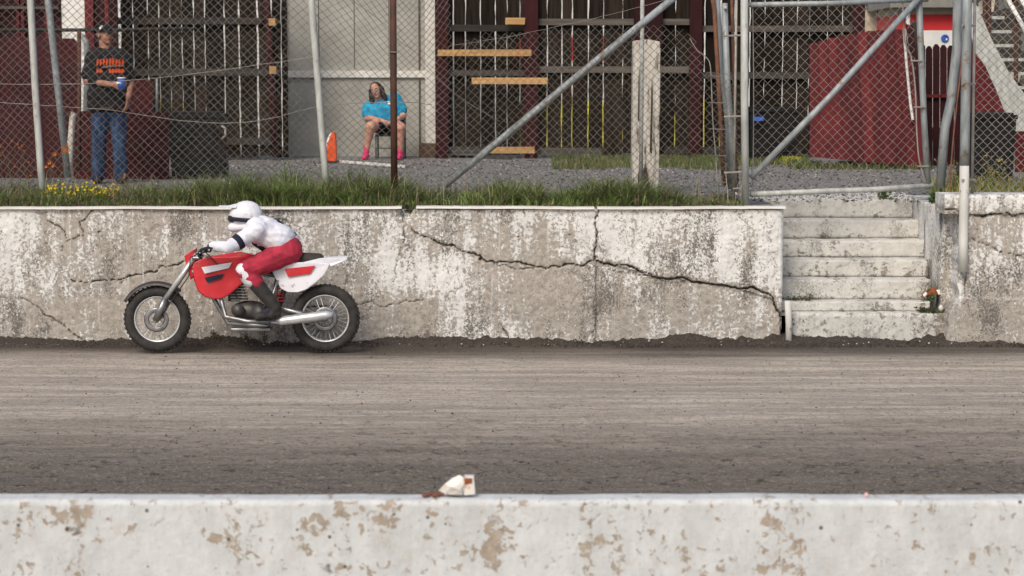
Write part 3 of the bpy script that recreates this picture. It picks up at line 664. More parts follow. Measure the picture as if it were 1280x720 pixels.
# ---- gate
gt = thing('chain_link_gate', 'pipe framed chain link gate with a diagonal brace standing above the steps', 'gate', W(940, 246, 17.8))
YL, YR = 17.80, 18.15
gy = lambda x: np.interp(x, [Xp(935, YL), Xp(1160, YR)], [YL, YR])
pole('frame_rail', gt, [(936, 6, YL), (1040, 4, 17.97), (1160, -1, YR)], 6.5, 'galvanised')
pole('frame_rail', gt, [(938, 243, YL), (1030, 239, 17.95), (1090, 237, 18.04), (1166, 232, YR)], 7, 'galvanised_pale')
pole('frame_stile', gt, [(1148, -20, YR), (1151, 60, YR), (1155, 150, YR), (1160, 236, YR)], 8, 'galvanised')
pole('diagonal_brace', gt, [(939, 222, YL - .05), (1040, 118, 17.92), (1152, -6, YR - .06)], 7.8, 'galvanised')
wire('tension_bar', gt, [(1128, -5), (1131, 50), (1139, 72), (1144, 110), (1146, 165), (1149, 200), (1157, 228)], 18.12, r=.008, mat='wire_pale', jit=.001)
wire('tension_bar', gt, [(941, 8), (942, 120), (941, 238)], 17.82, r=.005, mat='wire_pale', jit=.001)
for a in ((1140, 76), (1144, 134), (1148, 208)): MB().cyl(W(a[0] - 2, a[1], 18.11), W(a[0] + 13, a[1], 18.11), .008, n=6).build('tie_band', 'wire_pale', gt)
def warpG(P):
    x, z = P[:, 0], P[:, 2] - TZ; u = (x - Xp(938, YL)) / 1.5
    P[:, 2] += .04 * u * u + .015 * np.sin(x * 5); P[:, 0] += .03 * np.sin(z * 2.2) * np.clip(u, 0, 1)
    return P
chainlink('wire_mesh', Xp(940, YL), Xp(1141, YR), Zp(240, YL), 3.12, YL, 'wire_pale', gt, warp=warpG, yfun=gy, r=.0027, wdt=.088)
tag(pole('bent_post', None, [(1198, -60), (1197, 0), (1196, 60), (1189, 125), (1181, 160), (1175, 240)], 11.5, 'galvanised', 18.25), 'thick galvanised post kinked at mid height, right of the gate', 'post')
wire_o = wire('broken_bar', None, [(1206, 24), (1202, 70), (1200, 96), (1196, 130), (1191, 180), (1187, 238)], 17.9, r=.008, mat='rust_red', jit=.001)
tag(wire_o, 'thin bent rusty bar hanging between the kinked post and the wall pipe', 'bar')
# ---- right fence
f2 = thing('chain_link_fence', 'short run of pale chain link fence above the rough wall right of the steps', 'fence', (4.6, 17.25, ZR), )
pole('post', f2, [(1210, -60), (1208, 60), (1206, 180), (1205.5, 207)], 12, 'galvanised', 16.98, label='thick galvanised upper length of the post')
pole('post_foot', f2, [(1205.5, 207), (1205, 262), (1204, 300), (1204, 340)], 11.8, 'white_painted_pipe', 16.98)
pole('tension_bar', f2, [(1219, -30), (1217, 120), (1215, 243)], 3.6, 'wire_pale', 17.15)
for py in (32, 105, 225): MB().cyl(W(1203, py, 16.93), W(1219, py, 17.1), .011, n=6).build('tie_band', 'wire_pale', f2)
pole('post', f2, [(1600, -60), (1590, 250)], 10, 'galvanised', 17.1)
chainlink('wire_mesh', Xp(1216, 17.2), 6.6, ZR + .01, 3.7, 17.2, 'wire_pale', f2)

# ---- second fence behind the man
f3 = thing('chain_link_fence', 'low chain link fence with a dark top rail behind the standing man', 'fence', (-4.6, 22.0, TZ))
pole('top_rail', f3, [(-120, 36), (60, 37.5), (148, 37.5), (242, 36)], 4.5, 'dark_rail', 22.0, label='dark weathered top rail')
pole('post', f3, [(99, 36), (99, 215)], 5, 'rusty_pipe', 22.0)
pole('post', f3, [(-60, 36), (-60, 225)], 5, 'rusty_pipe', 22.0)
chainlink('wire_mesh', Xp(-120, 22), Xp(355, 22), TZ + .1, Zp(36, 22), 22.02, 'wire_dark', f3, r=.0022)
pole('post', f3, [(196, 98), (196, 140)], 3, 'galvanised', 22.03)

# ================================================================ BACKGROUND YARD
def board(root, xa, xb, ztop, Y, mat='dark_board', zb=TZ + .03, lean=0.0, t=.022, rag=.02):
    zb2 = zb + random.uniform(0, .05)
    n = 26; L = []; R = []
    for i in range(n):
        z = zb2 + (ztop - zb2) * i / (n - 1)
        L.append((xa + random.uniform(-.007, .007) + lean * (z - TZ), z)); R.append((xb - random.uniform(-.007, .007) + lean * (z - TZ), z))
    dy = random.uniform(-.008, .008)
    pts = [Vector((x, Y + dy, z)) for x, z in L] + [Vector((x, Y + dy, z)) for x, z in reversed(R)]
    return MB().prism(pts, (0, t, 0)).build('board', mat, root)
YB = 28.3
bf = thing('board_fence', 'weathered dark board fence with light in its gaps behind the standing man and black bin', 'fence', (Xp(250, 27.5), 27.5, TZ))
gaps = [152, 167.5, 186, 200, 214, 228.5, 243, 257, 281, 299.5, 322.6, 340, 352, 360]
for i in range(len(gaps) - 1):
    g = .006 if i not in (8, 9, 10) else .012
    board(bf, Xp(gaps[i], 27.5, 100) + g, Xp(gaps[i + 1], 27.5, 100) - g, 4.3, 27.5)
for py, a, b in ((26, 150, 330), (90, 150, 352), (176, 200, 350)):
    MB().box(Xp(a, 27.4), Xp(b, 27.4), 27.40, 27.46, Zp(py + 4.5, 27.4), Zp(py - 4, 27.4), .006).build('rail', 'dark_rail', bf)
for py in (27, 87):
    MB().box(Xp(340, 27.3), Xp(348, 27.3), 27.2, 27.4, Zp(py + 5, 27.3), Zp(py - 4, 27.3), .005).build('rail_end', 'new_timber', bf)
pole('gate_post', bf, [(331, -40, 27.38), (337, 60, 27.38), (341, 130, 27.38), (345, 196, 27.38)], 11, 'maroon_dark', n=4)

mf = thing('board_fence', 'tall dark board fence with grey rails and maroon posts right of the pale shed', 'fence', (Xp(780, YB), YB, TZ))
gaps = [556, 567, 582, 600.7, 619.4, 634, 650, 670, 684, 702, 715.5, 735, 754.5, 778, 801, 825, 844, 862, 880.5, 900, 918, 937, 955, 978, 996, 1011, 1033, 1052, 1075]
for i in range(len(gaps) - 1):
    g = random.choice([.001, .004, .006, .008, .011])
    board(mf, Xp(gaps[i], YB, 100) + g, Xp(gaps[i + 1], YB, 100) - g, 4.6, YB)
for py, a, b, mt in ((35, 560, 655, 'dark_rail'), (27, 672, 860, 'grey_rail'), (36, 875, 1062, 'grey_rail'), (91, 560, 655, 'dark_rail'), (87, 672, 860, 'grey_rail'), (94, 875, 1012, 'dark_rail'),
                     (188, 560, 650, 'dark_rail'), (189, 670, 752, 'grey_rail'), (188, 830, 1000, 'dark_rail')):
    MB().box(Xp(a, YB - .08), Xp(b, YB - .08), YB - .10, YB - .03, Zp(py + 4.2, YB - .1), Zp(py - 3.8, YB - .1), .006).build('rail', mt, mf)
for a, b, py in ((548, 664, 66), (590, 684, 101), (612, 668, 187.5), (632, 656, 26.5)):
    MB().box(Xp(a, YB - .2), Xp(b, YB - .2), YB - .245, YB - .205, Zp(py + 4, YB - .2), Zp(py - 4, YB - .2), .004).build('repair_plank', 'new_timber', mf)
for a, b in ((545, 561), (655, 672), (860, 875), (1062, 1076)):
    MB().box(Xp(a, YB - .15), Xp(b, YB - .15), YB - .20, YB - .10, TZ, 4.6, .004).build('post', 'maroon_dark', mf)
MB().box(Xp(791, YB - .15), Xp(826, YB - .15), YB - .20, YB - .10, Zp(60, YB), 4.6, .004).build('hanging_board', 'maroon_dark', mf)

# added backdrop: brightness of the sunlit ground beyond is put into its colours
pw = thing('bright_backdrop', 'white barrier with red stripe and yellow foot, put in for the sunlit ground glimpsed through the board gaps', 'backdrop', (-1, 33, TZ))
for xa, xb, bands in ((-300, 148, 'w'), (148, 236, 'wy'), (236, 330, 'w'), (330, 640, 'w'), (640, 660, 'wry'), (660, 712, 'wy'), (712, 720, 'wry'), (720, 748, 'wy'), (748, 760, 'wry'), (760, 905, 'wy'), (905, 1066, 'w')):
    a, b = Xp(xa, 33), Xp(xb, 33) - .004
    segs = {'w': [(TZ, 4.4, 0)], 'wy': [(TZ, Zp(126, 33), 1), (Zp(126, 33), 4.4, 0)], 'wr': [(TZ, Zp(130, 33), 0), (Zp(130, 33), Zp(112, 33), 2), (Zp(112, 33), Zp(24, 33), 0), (Zp(24, 33), Zp(8, 33), 2), (Zp(8, 33), 4.4, 0)],
            'wry': [(TZ, Zp(128, 33), 1), (Zp(128, 33), Zp(76, 33), 0), (Zp(76, 33), Zp(46, 33), 2), (Zp(46, 33), 4.4, 0)]}[bands]
    for za, zb, c_ in segs:
        MB().box(a, b, 33.0 + .01 * (c_ != 1), 33.12, za, zb - .003).build(('white_panel', 'yellow_base', 'red_stripe')[c_], ('white_paint', 'yellow_paint', 'red_paint')[c_], pw)

# pale shed
sh = thing('pale_shed', 'pale rendered shed wall with white trim behind the seated woman', 'shed', (Xp(450, 28), 28, TZ))
xs0, xs1 = Xp(360, 28.9), Xp(532, 28.9)
zt = Zp(96.5, 28.9)
MB().box(xs0, xs1, 28.95, 31.5, TZ - .05, Zp(97, 28.95)).build('lower_wall', 'pale_block', sh)
MB().box(xs0, xs1, 28.95, 31.5, Zp(88, 28.95), 4.7).build('upper_wall', 'pale_block', sh)
MB().box(xs0 - .01, xs1 + .003, 28.90, 31.4, Zp(97, 28.95) + .002, Zp(88, 28.95) - .002).build('trim', 'white_trim', sh)
MB().box(xs1 + .005, Xp(545, 28.9), 28.86, 29.1, Zp(190, 28.9), 4.7).build('trim', 'white_trim', sh)
MB().box(xs0 - .03, xs0 - .002, 28.86, 31.3, TZ, 4.7).build('trim', 'dark_rail', sh)
MB().box(Xp(524, 28.9), Xp(526, 28.9), 28.925, 28.948, TZ, 4.7).build('seam', 'grey_rail', sh)
for px in (400, 444, 487):
    MB().box(Xp(px, 28.9), Xp(px + .8, 28.9), 28.94, 28.948, Zp(86, 28.9), 4.7).build('seam', 'grey_rail', sh)

# maroon building and panels at left
mbd = thing('maroon_building', 'dark maroon boarded building with a bright white door edge at top left', 'building', (Xp(40, 27), 27, TZ))
MB().box(Xp(-400, 27), Xp(82, 27), 27.0, 30, TZ, 4.8).build('wall', 'maroon_dark', mbd)
MB().box(Xp(82.5, 27), Xp(112, 27), 27.02, 27.1, TZ, 4.8).build('door_panel', 'white_paint', mbd)
for px in (0, 27, 33, -30, 62): MB().box(Xp(px, 26.95), Xp(px + 4, 26.95), 26.93, 26.99, TZ, 4.8).build('batten', 'maroon_paint', mbd)
for py in (9, -25): MB().box(Xp(-60, 26.95), Xp(80, 26.95), 26.90, 26.925, Zp(py + 2.5, 27), Zp(py - 1, 27)).build('ledge', 'grey_rail', mbd)
MB().box(Xp(112.5, 26.9), Xp(123, 26.9), 26.85, 27.0, TZ, 4.8).build('corner_post', 'maroon_paint', mbd)
for a, b in ((123.5, 135), (136, 141), (142, 151)): MB().box(Xp(a, 26.9), Xp(b, 26.9), 26.9 + random.random() * .03, 27.0, TZ, 4.8).build('board', 'maroon_dark' if b != 141 else 'maroon_paint', mbd)
def panel(name, pts, Y, t, mat, label, cat, bev=.004):
    return tag(MB().prism([W(a, b, Y) for a, b in pts], (0, t, 0)).build(name, mat, bev=bev), label, cat)
panel('plywood_panel', [(-140, 225), (-140, 48), (92, 48), (99, 56), (100, 225)], 22.6, .03, 'maroon_ply', 'large maroon plywood panel with a clipped corner, left of the standing man', 'panel')
panel('plywood_panel', [(148, 222), (148, 96), (191, 101), (191, 222)], 23.1, .03, 'maroon_ply', 'tall narrow maroon panel just right of the standing man', 'panel')
panel('plywood_panel', [(95, 226), (95, 139), (211, 139), (211, 226)], 22.35, .03, 'maroon_ply', 'low maroon panel behind the legs of the standing man, beside the black bin', 'panel')
tag(pole('timber_stub', None, [(87, 225), (88, 180), (91, 146), (93, 141)], 9, 'post_whitewash', 21.6, n=6), 'short pale split timber stub left of the standing man', 'stub')
tag(pole('downpipe', None, [(103, 45), (108, 52), (109, 75), (107, 160)], 7, 'galvanised', 26.5), 'grey green bent pipe behind the shoulder of the standing man', 'pipe')

# leaning maroon gate panels right
rg = thing('leaning_board_gate', 'wide maroon board gate leaning back behind the chain link gate', 'gate', (Xp(1080, 24), 24, TZ))
base = [(1012 + i * (151 / 11), 196 + i * 1.25) for i in range(12)]
topx = [1012, 1023, 1035, 1047, 1059, 1072, 1084, 1095, 1106, 1117, 1126, 1132]
topy = [56, 54, 50, 46, 43, 41, 40, 39, 38, 38, 37, 36]
for i in range(11):
    Yb = 25.0 - i * .03; Yt = Yb + .25; dd = random.uniform(-.012, .012)
    g = .18
    q = [W(base[i][0] + g, base[i][1], Yb + dd), W(base[i + 1][0] - g, base[i + 1][1], Yb + dd), W(topx[i + 1] - g, (topy[i] + topy[i + 1]) / 2 - 1, Yt + dd), W(topx[i] + g, (topy[i] + topy[i + 1]) / 2 + random.uniform(-1, 1), Yt + dd)]
    MB().hexa(q + [v + Vector((0, .03, 0)) for v in q]).build('board', 'maroon_paint', rg)
q = [W(1133, 30, 25.1), W(1141, 32, 25.1), W(1166, 212, 24.8), W(1160, 212, 24.8)]; MB().hexa(q + [v + Vector((0, .06, 0)) for v in q]).build('edge_post', 'maroon_dark', rg)
q = [W(1140, 28, 25.2), W(1148, 28, 25.2), W(1150, 62, 25.2), W(1142, 62, 25.2)]; MB().hexa(q + [v + Vector((0, .06, 0)) for v in q]).build('post_top', 'dark_rail', rg)
MB().tube([W(1130, 36, 24.8), W(1133, 80, 24.8), W(1138, 130, 24.75), W(1141, 150, 24.7)], .018, 6).build('bare_edge', 'white_trim', rg)
pk = thing('picket_fence', 'dark maroon picket fence with scalloped tops behind the gate stile', 'fence', (Xp(1165, 25.8), 25.8, TZ))
x = 1139
while x < 1196:
    ty = 56 + 2 * math.sin(x); a = W(x + .4, 226, 25.8); b = W(x + 8.6, 226, 25.8); t1 = W(x + 8.6, ty + 4, 25.8); t2 = W(x + 6, ty, 25.8); t3 = W(x + 3, ty, 25.8); t4 = W(x + .4, ty + 4, 25.8)
    MB().prism([a, b, t1, t2, t3, t4], (0, .022, 0)).build('picket', 'maroon_dark', pk); x += 9
MB().box(Xp(1139, 25.78), Xp(1194, 25.78), 25.74, 25.79, Zp(122, 25.8), Zp(118, 25.8)).build('rail', 'maroon_paint', pk)
hp = thing('maroon_hoarding', 'sloping topped maroon boards behind the black bin at the far right', 'hoarding', (Xp(1230, 24.5), 24.5, TZ))
for a, b, ta, tb in ((1206, 1219, 64, 66), (1219.5, 1231, 66, 82), (1231.5, 1243, 82, 108), (1243.5, 1256, 108, 140)):
    q = [W(a, 230, 24.5), W(b, 230, 24.5), W(b, tb, 24.5), W(a, ta, 24.5)]; MB().hexa(q + [v + Vector((0, .03, 0)) for v in q]).build('board', 'maroon_paint', hp)
panel('plywood_panel', [(1269, 225), (1269, 164), (1420, 164), (1420, 225)], 24.0, .03, 'maroon_paint', 'low maroon panel at the right edge beside the black bin', 'panel')

# bins
def bin_(px0, px1, py0, py1, Y, label, handle=True):
    xa, xb = Xp(px0, Y), Xp(px1, Y); zt, zb = Zp(py0, Y), TZ; cx = (xa + xb) / 2; hw = (xb - xa) / 2; H = zt - zb; cy = Y + hw
    r = thing('wheelie_bin', label, 'bin', (cx, cy, zb))
    def ring(s, z): return [(cx - hw * s, cy - hw * s, z), (cx + hw * s, cy - hw * s, z), (cx + hw * s, cy + hw * s, z), (cx - hw * s, cy + hw * s, z)]
    mb = MB(); zs = [(0, .90), (.18, .92), (.2, .945), (.22, .925), (.6, .955), (.62, .975), (.64, .96), (.9, .985)]
    vs = []; fs = []
    for k, (h, s) in enumerate(zs):
        vs += ring(s, zb + H * h)
        if k: 
            for j in range(4): fs.append((4 * (k - 1) + j, 4 * (k - 1) + (j + 1) % 4, 4 * k + (j + 1) % 4, 4 * k + j))
    fs += [(3, 2, 1, 0), (4 * len(zs) - 4, 4 * len(zs) - 3, 4 * len(zs) - 2, 4 * len(zs) - 1)]
    mb.add(vs, fs).build('bin_body', 'black_plastic', r)
    l = MB(); l.box(xa - .01, xb + .01, cy - hw - .015, cy + hw + .02, zb + H * .905, zb + H * .97); l.box(xa + .03, xb - .03, cy - hw + .02, cy + hw - .02, zb + H * .965, zt)
    l.build('lid', 'black_plastic', r, bev=.008)
    for s in (-1, 1): MB().cyl((cx + s * hw * .8, cy + hw + .02, zb + .1), (cx + s * hw * .95, cy + hw + .02, zb + .1), .1, n=16).build('wheel', 'black_rubber', r)
    if handle: MB().tube([(xb + .0, Y + .05, zt - .16), (xb + .05, Y + .05, zt - .19), (xb + .05, Y + .05, zt - .27), (xb, Y + .05, zt - .32)], .014, 8).build('handle', 'galvanised_pale', r, True)
    return r
bin_(212, 277, 140, 221, 22.3, 'black ribbed bin standing right of the maroon panels near the board fence')
bin_(1209, 1268, 141, 229, 21.6, 'black bin behind the right hand fence in front of maroon boards', False)
bin_(936, 996, 134, 200, 26.6, 'black bin with a blue label in the dark corner behind the gate', False)
tag(MB().box(Xp(940, 26.5), Xp(953, 26.5), 26.49, 26.515, Zp(151, 26.5), Zp(146, 26.5)).build('bin_label', 'blue_paint'), 'small blue sticker on the front of the dark corner bin', 'sticker')

# trailer / building beyond right
tr = thing('white_trailer', 'white trailer with a broad red stripe and small blue emblem behind the picket fence', 'trailer', (Xp(1150, 36), 36, TZ))
xa, xb = Xp(1117, 36), Xp(1215, 36)
MB().box(xa, xb, 36, 38.4, TZ + .25, Zp(38, 36)).build('lower_panel', 'white_paint', tr)
MB().box(xa, xb, 36.0, 38.4, Zp(38, 36) + .002, Zp(18, 36)).build('red_stripe', 'red_paint', tr)
MB().box(xa, xb, 36, 38.4, Zp(18, 36) + .002, Zp(10, 36)).build('upper_panel', 'beige_wall', tr)
MB().box(xa - .2, xb + .2, 35.7, 38.6, Zp(10, 36) + .002, Zp(-6, 36)).build('roof', 'eave_grey', tr)
p = W(1181, 48, 36); e = MB().torus((p.x, 35.985, p.z), (0, 1, 0), .055, .02, 20, 6).build('emblem', 'blue_paint', tr, True)
MB().ell((p.x, 35.985, p.z + .005), (.03, .012, .035), 10, 6).build('emblem_center', 'blue_paint', tr, True)
MB().ell((p.x + .035, 35.98, p.z - .02), (.03, .01, .02), 10, 6).build('emblem_center', 'white_paint', tr, True)
for k in range(3):
    MB().cyl((xa + .4 + k * .5, 36.1, TZ + .25), (xa + .4 + k * .5, 36.35, TZ + .25), .25, n=18).build('wheel', 'black_rubber', tr)
MB().tube([W(1135, 14, 35.9), W(1135, 34, 35.9)], .04, 8).build('marker_post', 'white_paint', tr)
bh = thing('beige_house', 'beige house wall with slit windows above the leaning maroon gate', 'house', (Xp(1090, 38), 38, TZ))
MB().box(Xp(1060, 38), Xp(1118, 38), 38, 43, TZ, 5.2).build('wall', 'beige_wall', bh)
for a, b, c, e_ in ((1077, 1082, 4, 9), (1085, 1092, 5, 9), (1094, 1105, 4, 8.5), (1091, 1105, 14, 18.5)):
    f = MB().box(Xp(a - 1, 37.98), Xp(b + 1, 37.98), 37.955, 37.995, Zp(e_ + 1, 38), Zp(c - 1, 38)).build('window', 'white_trim', bh)
    MB().box(Xp(a, 37.96), Xp(b, 37.96), 37.94, 37.953, Zp(e_, 38), Zp(c, 38)).build('pane', 'dark_glass', bh)
MB().box(Xp(1109, 37.9), Xp(1124, 37.9), 37.7, 37.9, TZ, 5.2).build('corner_pier', 'eave_grey', bh)

# metal staircase at far right
st_ = thing('metal_staircase', 'pale sunlit metal staircase slanting down at the far right edge', 'staircase', (Xp(1270, 26), 26, TZ))
q = [W(1211, 0, 26), W(1222, 8, 26), (W(1240, 50, 26)), W(1262, 92, 26), W(1290, 130, 26), W(1310, 200, 26), W(1290, 215, 26), W(1262, 165, 26), W(1240, 118, 26), W(1221, 72, 26), W(1212, 35, 26)]
MB().prism(q, (0, .05, 0)).build('stringer', 'galvanised_pale', st_)
for i in range(9):
    p = W(1226 + i * 9, 22 + i * 17.5, 26.05); MB().box(p.x, p.x + .32, 26.055, 27.0, p.z - .02, p.z + .02).build('tread', 'galvanised_pale', st_)
for a, b in (((1255, -10), (1300, 72)), ((1272, -10), (1330, 95))):
    MB().cyl(W(*a, 25.95), W(*b, 25.95), .03, n=8).build('handrail', 'white_paint', st_, True)
for px, y0, y1 in ((1231, -20, 40), (1236.5, -20, 52), (1270, -20, 110)):
    MB().cyl(W(px, y0, 26.03), W(px, y1, 26.03), .03, n=8).build('baluster', 'rusty_pipe', st_)
pk2 = thing('equipment_stack', 'dark stacked boxes and planks in the shade under the metal staircase', 'boxes', (Xp(1270, 29), 29, TZ))
random.seed(5)
for k in range(26):
    px = random.uniform(1222, 1330); py = random.uniform(-20, 150); ww = random.uniform(8, 26); hh = random.uniform(5, 18); yy = 29 + k * .05
    MB().box(Xp(px, yy), Xp(px + ww, yy), yy, yy + .4, Zp(py + hh, yy), Zp(py, yy), .03).build('box_piece', random.choice(['black_plastic', 'dark_rail', 'eave_grey', 'maroon_dark', 'beige_wall', 'bark_brown', 'engine_dark', 'new_timber']), pk2)
MB().box(Xp(1200, 31.5), Xp(1500, 31.5), 31.5, 31.7, TZ, 5).build('backing_sheet', 'dark_rail', pk2)

# things on the yard
t = thing('traffic_cone', 'orange cone sign leaning behind the second pale fence post', 'cone', (Xp(414, 26.8), 26.8, TZ))
pts = [(406, 203), (420.5, 203), (420, 178), (418.5, 166), (416.5, 164), (413.5, 168), (409, 182)]
MB().prism([W(a, b, 26.6) for a, b in pts], (0, .12, 0)).build('cone_body', 'orange_plastic', t, bev=.012)
MB().prism([W(a, b, 26.64) for a, b in ((406, 190), (409, 181), (414.5, 165), (411, 169), (406, 183))], (0, .05, 0)).build('reflective_edge', 'white_print', t)
MB().box(Xp(401, 26.6), Xp(423, 26.6), 26.45, 26.9, TZ, TZ + .03).build('base', 'black_rubber', t)
q0 = G(418, 203, TZ); q1 = G(506, 210, TZ)
tag(MB().prism([q0, q1, q1 + Vector((0, .10, 0)), q0 + Vector((0, .10, 0))], (0, 0, .035)).build('loose_plank', 'white_trim', bev=.004), 'bleached plank lying on the gravel in front of the seated woman', 'plank')
tag(MB().prism([G(524, 197, TZ), G(545, 197, TZ), G(545, 195, TZ), G(524, 195, TZ)], (0, 0, .2)).build('crate', 'bark_brown', bev=.01), 'small dark brown crate at the foot of the shed corner right of the seated woman', 'crate')
for (a, b, c, e_) in ((556, 196, 640, 200), (700, 203, 768, 207)):
    q0, q1 = G(a, b, TZ), G(c, e_, TZ)
    o = MB().prism([q0, q1, q1 + Vector((0, .16, 0)), q0 + Vector((0, .16, 0))], (0, 0, .03)).build('loose_plank', 'dark_rail', bev=.004)
    tag(o, 'dark weathered plank lying flat on gravel by the brace pipe' if a < 600 else 'brown plank on the gravel left of the whitewashed timber post', 'plank')

# ================================================================ VEGETATION
def blades(name, n, pos, hgt, lean, wid, colf, mat='grass_blade', label=None, cat=None):
    """pos: (n,3); curved two-segment blades"""
    a = RNG.uniform(0, 2 * math.pi, n); dx, dy = np.cos(a), np.sin(a); w = wid * RNG.uniform(.6, 1.3, n)
    px_, py_ = -dy, dx; L = lean * RNG.uniform(.1, 1.4, n) * hgt; V = np.zeros((n, 7, 3))
    for k, (t, ws) in enumerate(((0, 1), (.4, .85), (.75, .55))):
        cx = pos[:, 0] + dx * L * t * t; cy = pos[:, 1] + dy * L * t * t; cz = pos[:, 2] + hgt * (t - .25 * t * t * lean)
        for s, j in ((-1, 0), (1, 1)):
            V[:, k * 2 + j] = np.stack([cx + s * px_ * w * ws / 2, cy + s * py_ * w * ws / 2, cz], -1)
    V[:, 6] = np.stack([pos[:, 0] + dx * L, pos[:, 1] + dy * L, pos[:, 2] + hgt * (1 - .25 * lean)], -1)
    o = np.arange(n)[:, None] * 7
    q = np.concatenate([o + np.array([[0, 1, 3]]), o + np.array([[0, 3, 2]]), o + np.array([[2, 3, 5]]), o + np.array([[2, 5, 4]]), o + np.array([[4, 5, 6]])])
    col = np.repeat(colf[:, None, :], 7, 1).reshape(-1, 3)
    ob = raw(name, V.reshape(-1, 3), q, mat, None, {'col': col.astype(np.float32)}, True); ob['kind'] = 'stuff'
    return tag(ob, label, cat)
def gcol(n, dry=.25, base=(.17, .235, .07), dryc=(.26, .21, .11), v=.55):
    m = (RNG.random(n) < dry)[:, None]; k = RNG.uniform(1 - v, 1 + v, n)[:, None]
    return np.where(m, np.array(dryc), np.array(base)) * k
# strip between the wall top and fence: tufts of several sizes
n = 42000; x = RNG.uniform(-6.5, Xp(925, 17.7), n); y = RNG.uniform(YW + .10, 18.25, n) 
tuft = fbm(x * 3.1, y * 2.3, 4, 12, .65); big = np.interp(x, [Xp(p, 17.6) for p in (-200, 60, 150, 280, 345, 400, 470, 560, 640, 760, 850, 925)], [.19, .16, .12, .17, .26, .21, .20, .17, .19, .19, .13, .07])
keep = tuft > .45 + RNG.normal(0, .06, n); x, y, tuft, big = x[keep], y[keep], tuft[keep], big[keep]; n = len(x)
h = 1.0 * big * np.clip(.35 + (tuft - .3) * 4.2, .15, 1.9) * RNG.uniform(.25, 1.15, n) * (.45 + 1.1 * fbm(x * 1.3, y * 0, 4, 77, .7)) * np.interp(y, [YW + .1, YW + .3, 18.0, 18.25], [.45, 1, 1, .5])
dryf = np.interp(x, [-5, -3.4, -2.6, 1.0, 2.0], [.45, .4, .15, .15, .35])
c1 = gcol(n, .12); md = (RNG.random(n) < dryf)[:, None]; c1 = np.where(md, np.array([.22, .185, .12]) * RNG.uniform(.6, 1.3, (n, 1)), c1)
c1 *= np.clip(.55 + fbm(x * 1.5, y * 3, 3, 44) * .9, .5, 1.3)[:, None]
blades('long_grass', n, np.stack([x, y, np.full(n, TZ)], -1), h, 1.1, .010, c1, label='ragged green grass growing along the wall top at the fence foot', cat='grass')
struct(MB().box(-30, Xp(930, 17.3), YW + .262, 18.15, TZ - .02, TZ + .012).build('soil_strip', 'soil'))
# dead stalks standing in the strip
n2 = 900; x2 = RNG.uniform(-6, Xp(925, 17.7), n2); y2 = RNG.uniform(YW + .2, 18.2, n2)
blades('dead_stalks', n2, np.stack([x2, y2, np.full(n2, TZ)], -1), RNG.uniform(.12, .42, n2), .5, .005, gcol(n2, 1, (.3, .25, .14), (.38, .31, .19)), label='thin dead straw coloured stalks standing among the fence foot grass', cat='grass')
n3 = 900; x3 = RNG.uniform(-6, Xp(900, 17.3), n3); x3 = x3[fbm(x3 * 2.2, x3 * 0, 4, 91) > .5]; n3 = len(x3)
blades('edge_wisps', n3, np.stack([x3, RNG.uniform(YW + .10, YW + .20, n3), np.full(n3, TZ + .01)], -1), RNG.uniform(.05, .17, n3), 1.9, .007, gcol(n3, .35), label='thin wisps of grass leaning out over the coping of the far wall', cat='grass')
# clumps of longer arching grass
for px, rr, hh, nn_ in ((345, .16, .30, 800), (375, .14, .24, 500), (320, .13, .22, 500), (440, .15, .25, 600), (650, .15, .24, 500), (720, .18, .22, 500), (760, .12, .22, 400), (600, .14, .20, 400)):
    cx = Xp(px, 17.6); r_ = RNG.normal(0, rr * .6, nn_); q_ = RNG.normal(0, .10, nn_)
    P = np.stack([cx + r_, 17.5 + q_, np.full(nn_, TZ)], -1)
    blades('grass_clump', nn_, P, hh * RNG.uniform(.5, 1.15, nn_), 1.3, .010, gcol(nn_, .1, (.24, .33, .10)), label='arching clump of longer green grass against the fence foot', cat='grass')
# far yard grass
n = 16000; px = RNG.uniform(690, 1165, n); yb = RNG.uniform(24.6, 27.8, n); yb = np.where(px > 1010, np.minimum(yb, 25.2) - RNG.uniform(0, 1, n) * .0, yb)
x = (px - 640) / F * yb; kk = fbm(x * 1.5, yb * 1.5, 3, 3) > .36; x, yb = x[kk], yb[kk]; n = len(x)
blades('yard_grass', n, np.stack([x, yb, np.full(n, TZ)], -1), RNG.uniform(.03, .13, n), .6, .012, gcol(n, .15, (.13, .17, .045)), label='short green grass along the foot of the dark board fence and leaning gate', cat='grass')
n = 900; px = RNG.uniform(970, 1010, n); yb = RNG.normal(26.0, .1, n)
blades('yard_grass', 500, np.stack([(RNG.normal(993, 7, 500) - 640) / F * 26, RNG.normal(26.3, .08, 500), np.full(500, TZ)], -1), RNG.uniform(.04, .14, 500), .6, .014, gcol(500, .0, (.55, .55, .04)), label='bright yellow flowering weed by the dark corner bin', cat='weed')
n = 9000; x = RNG.uniform(Xp(1172, 17.8), 6.8, n); yb = RNG.uniform(17.45, 20.5, n)
kk = (fbm(x * 2, yb * 2, 3, 8) > .33) & (x > Xp(1160, 1) * yb + .02); x, yb = x[kk], yb[kk]; n = len(x)
blades('yard_grass', n, np.stack([x, yb, np.full(n, TZ)], -1), RNG.uniform(.06, .22, n), .8, .010, gcol(n, .45, (.17, .20, .04), (.42, .36, .12)), label='yellow green weeds behind the right hand fence', cat='weeds')

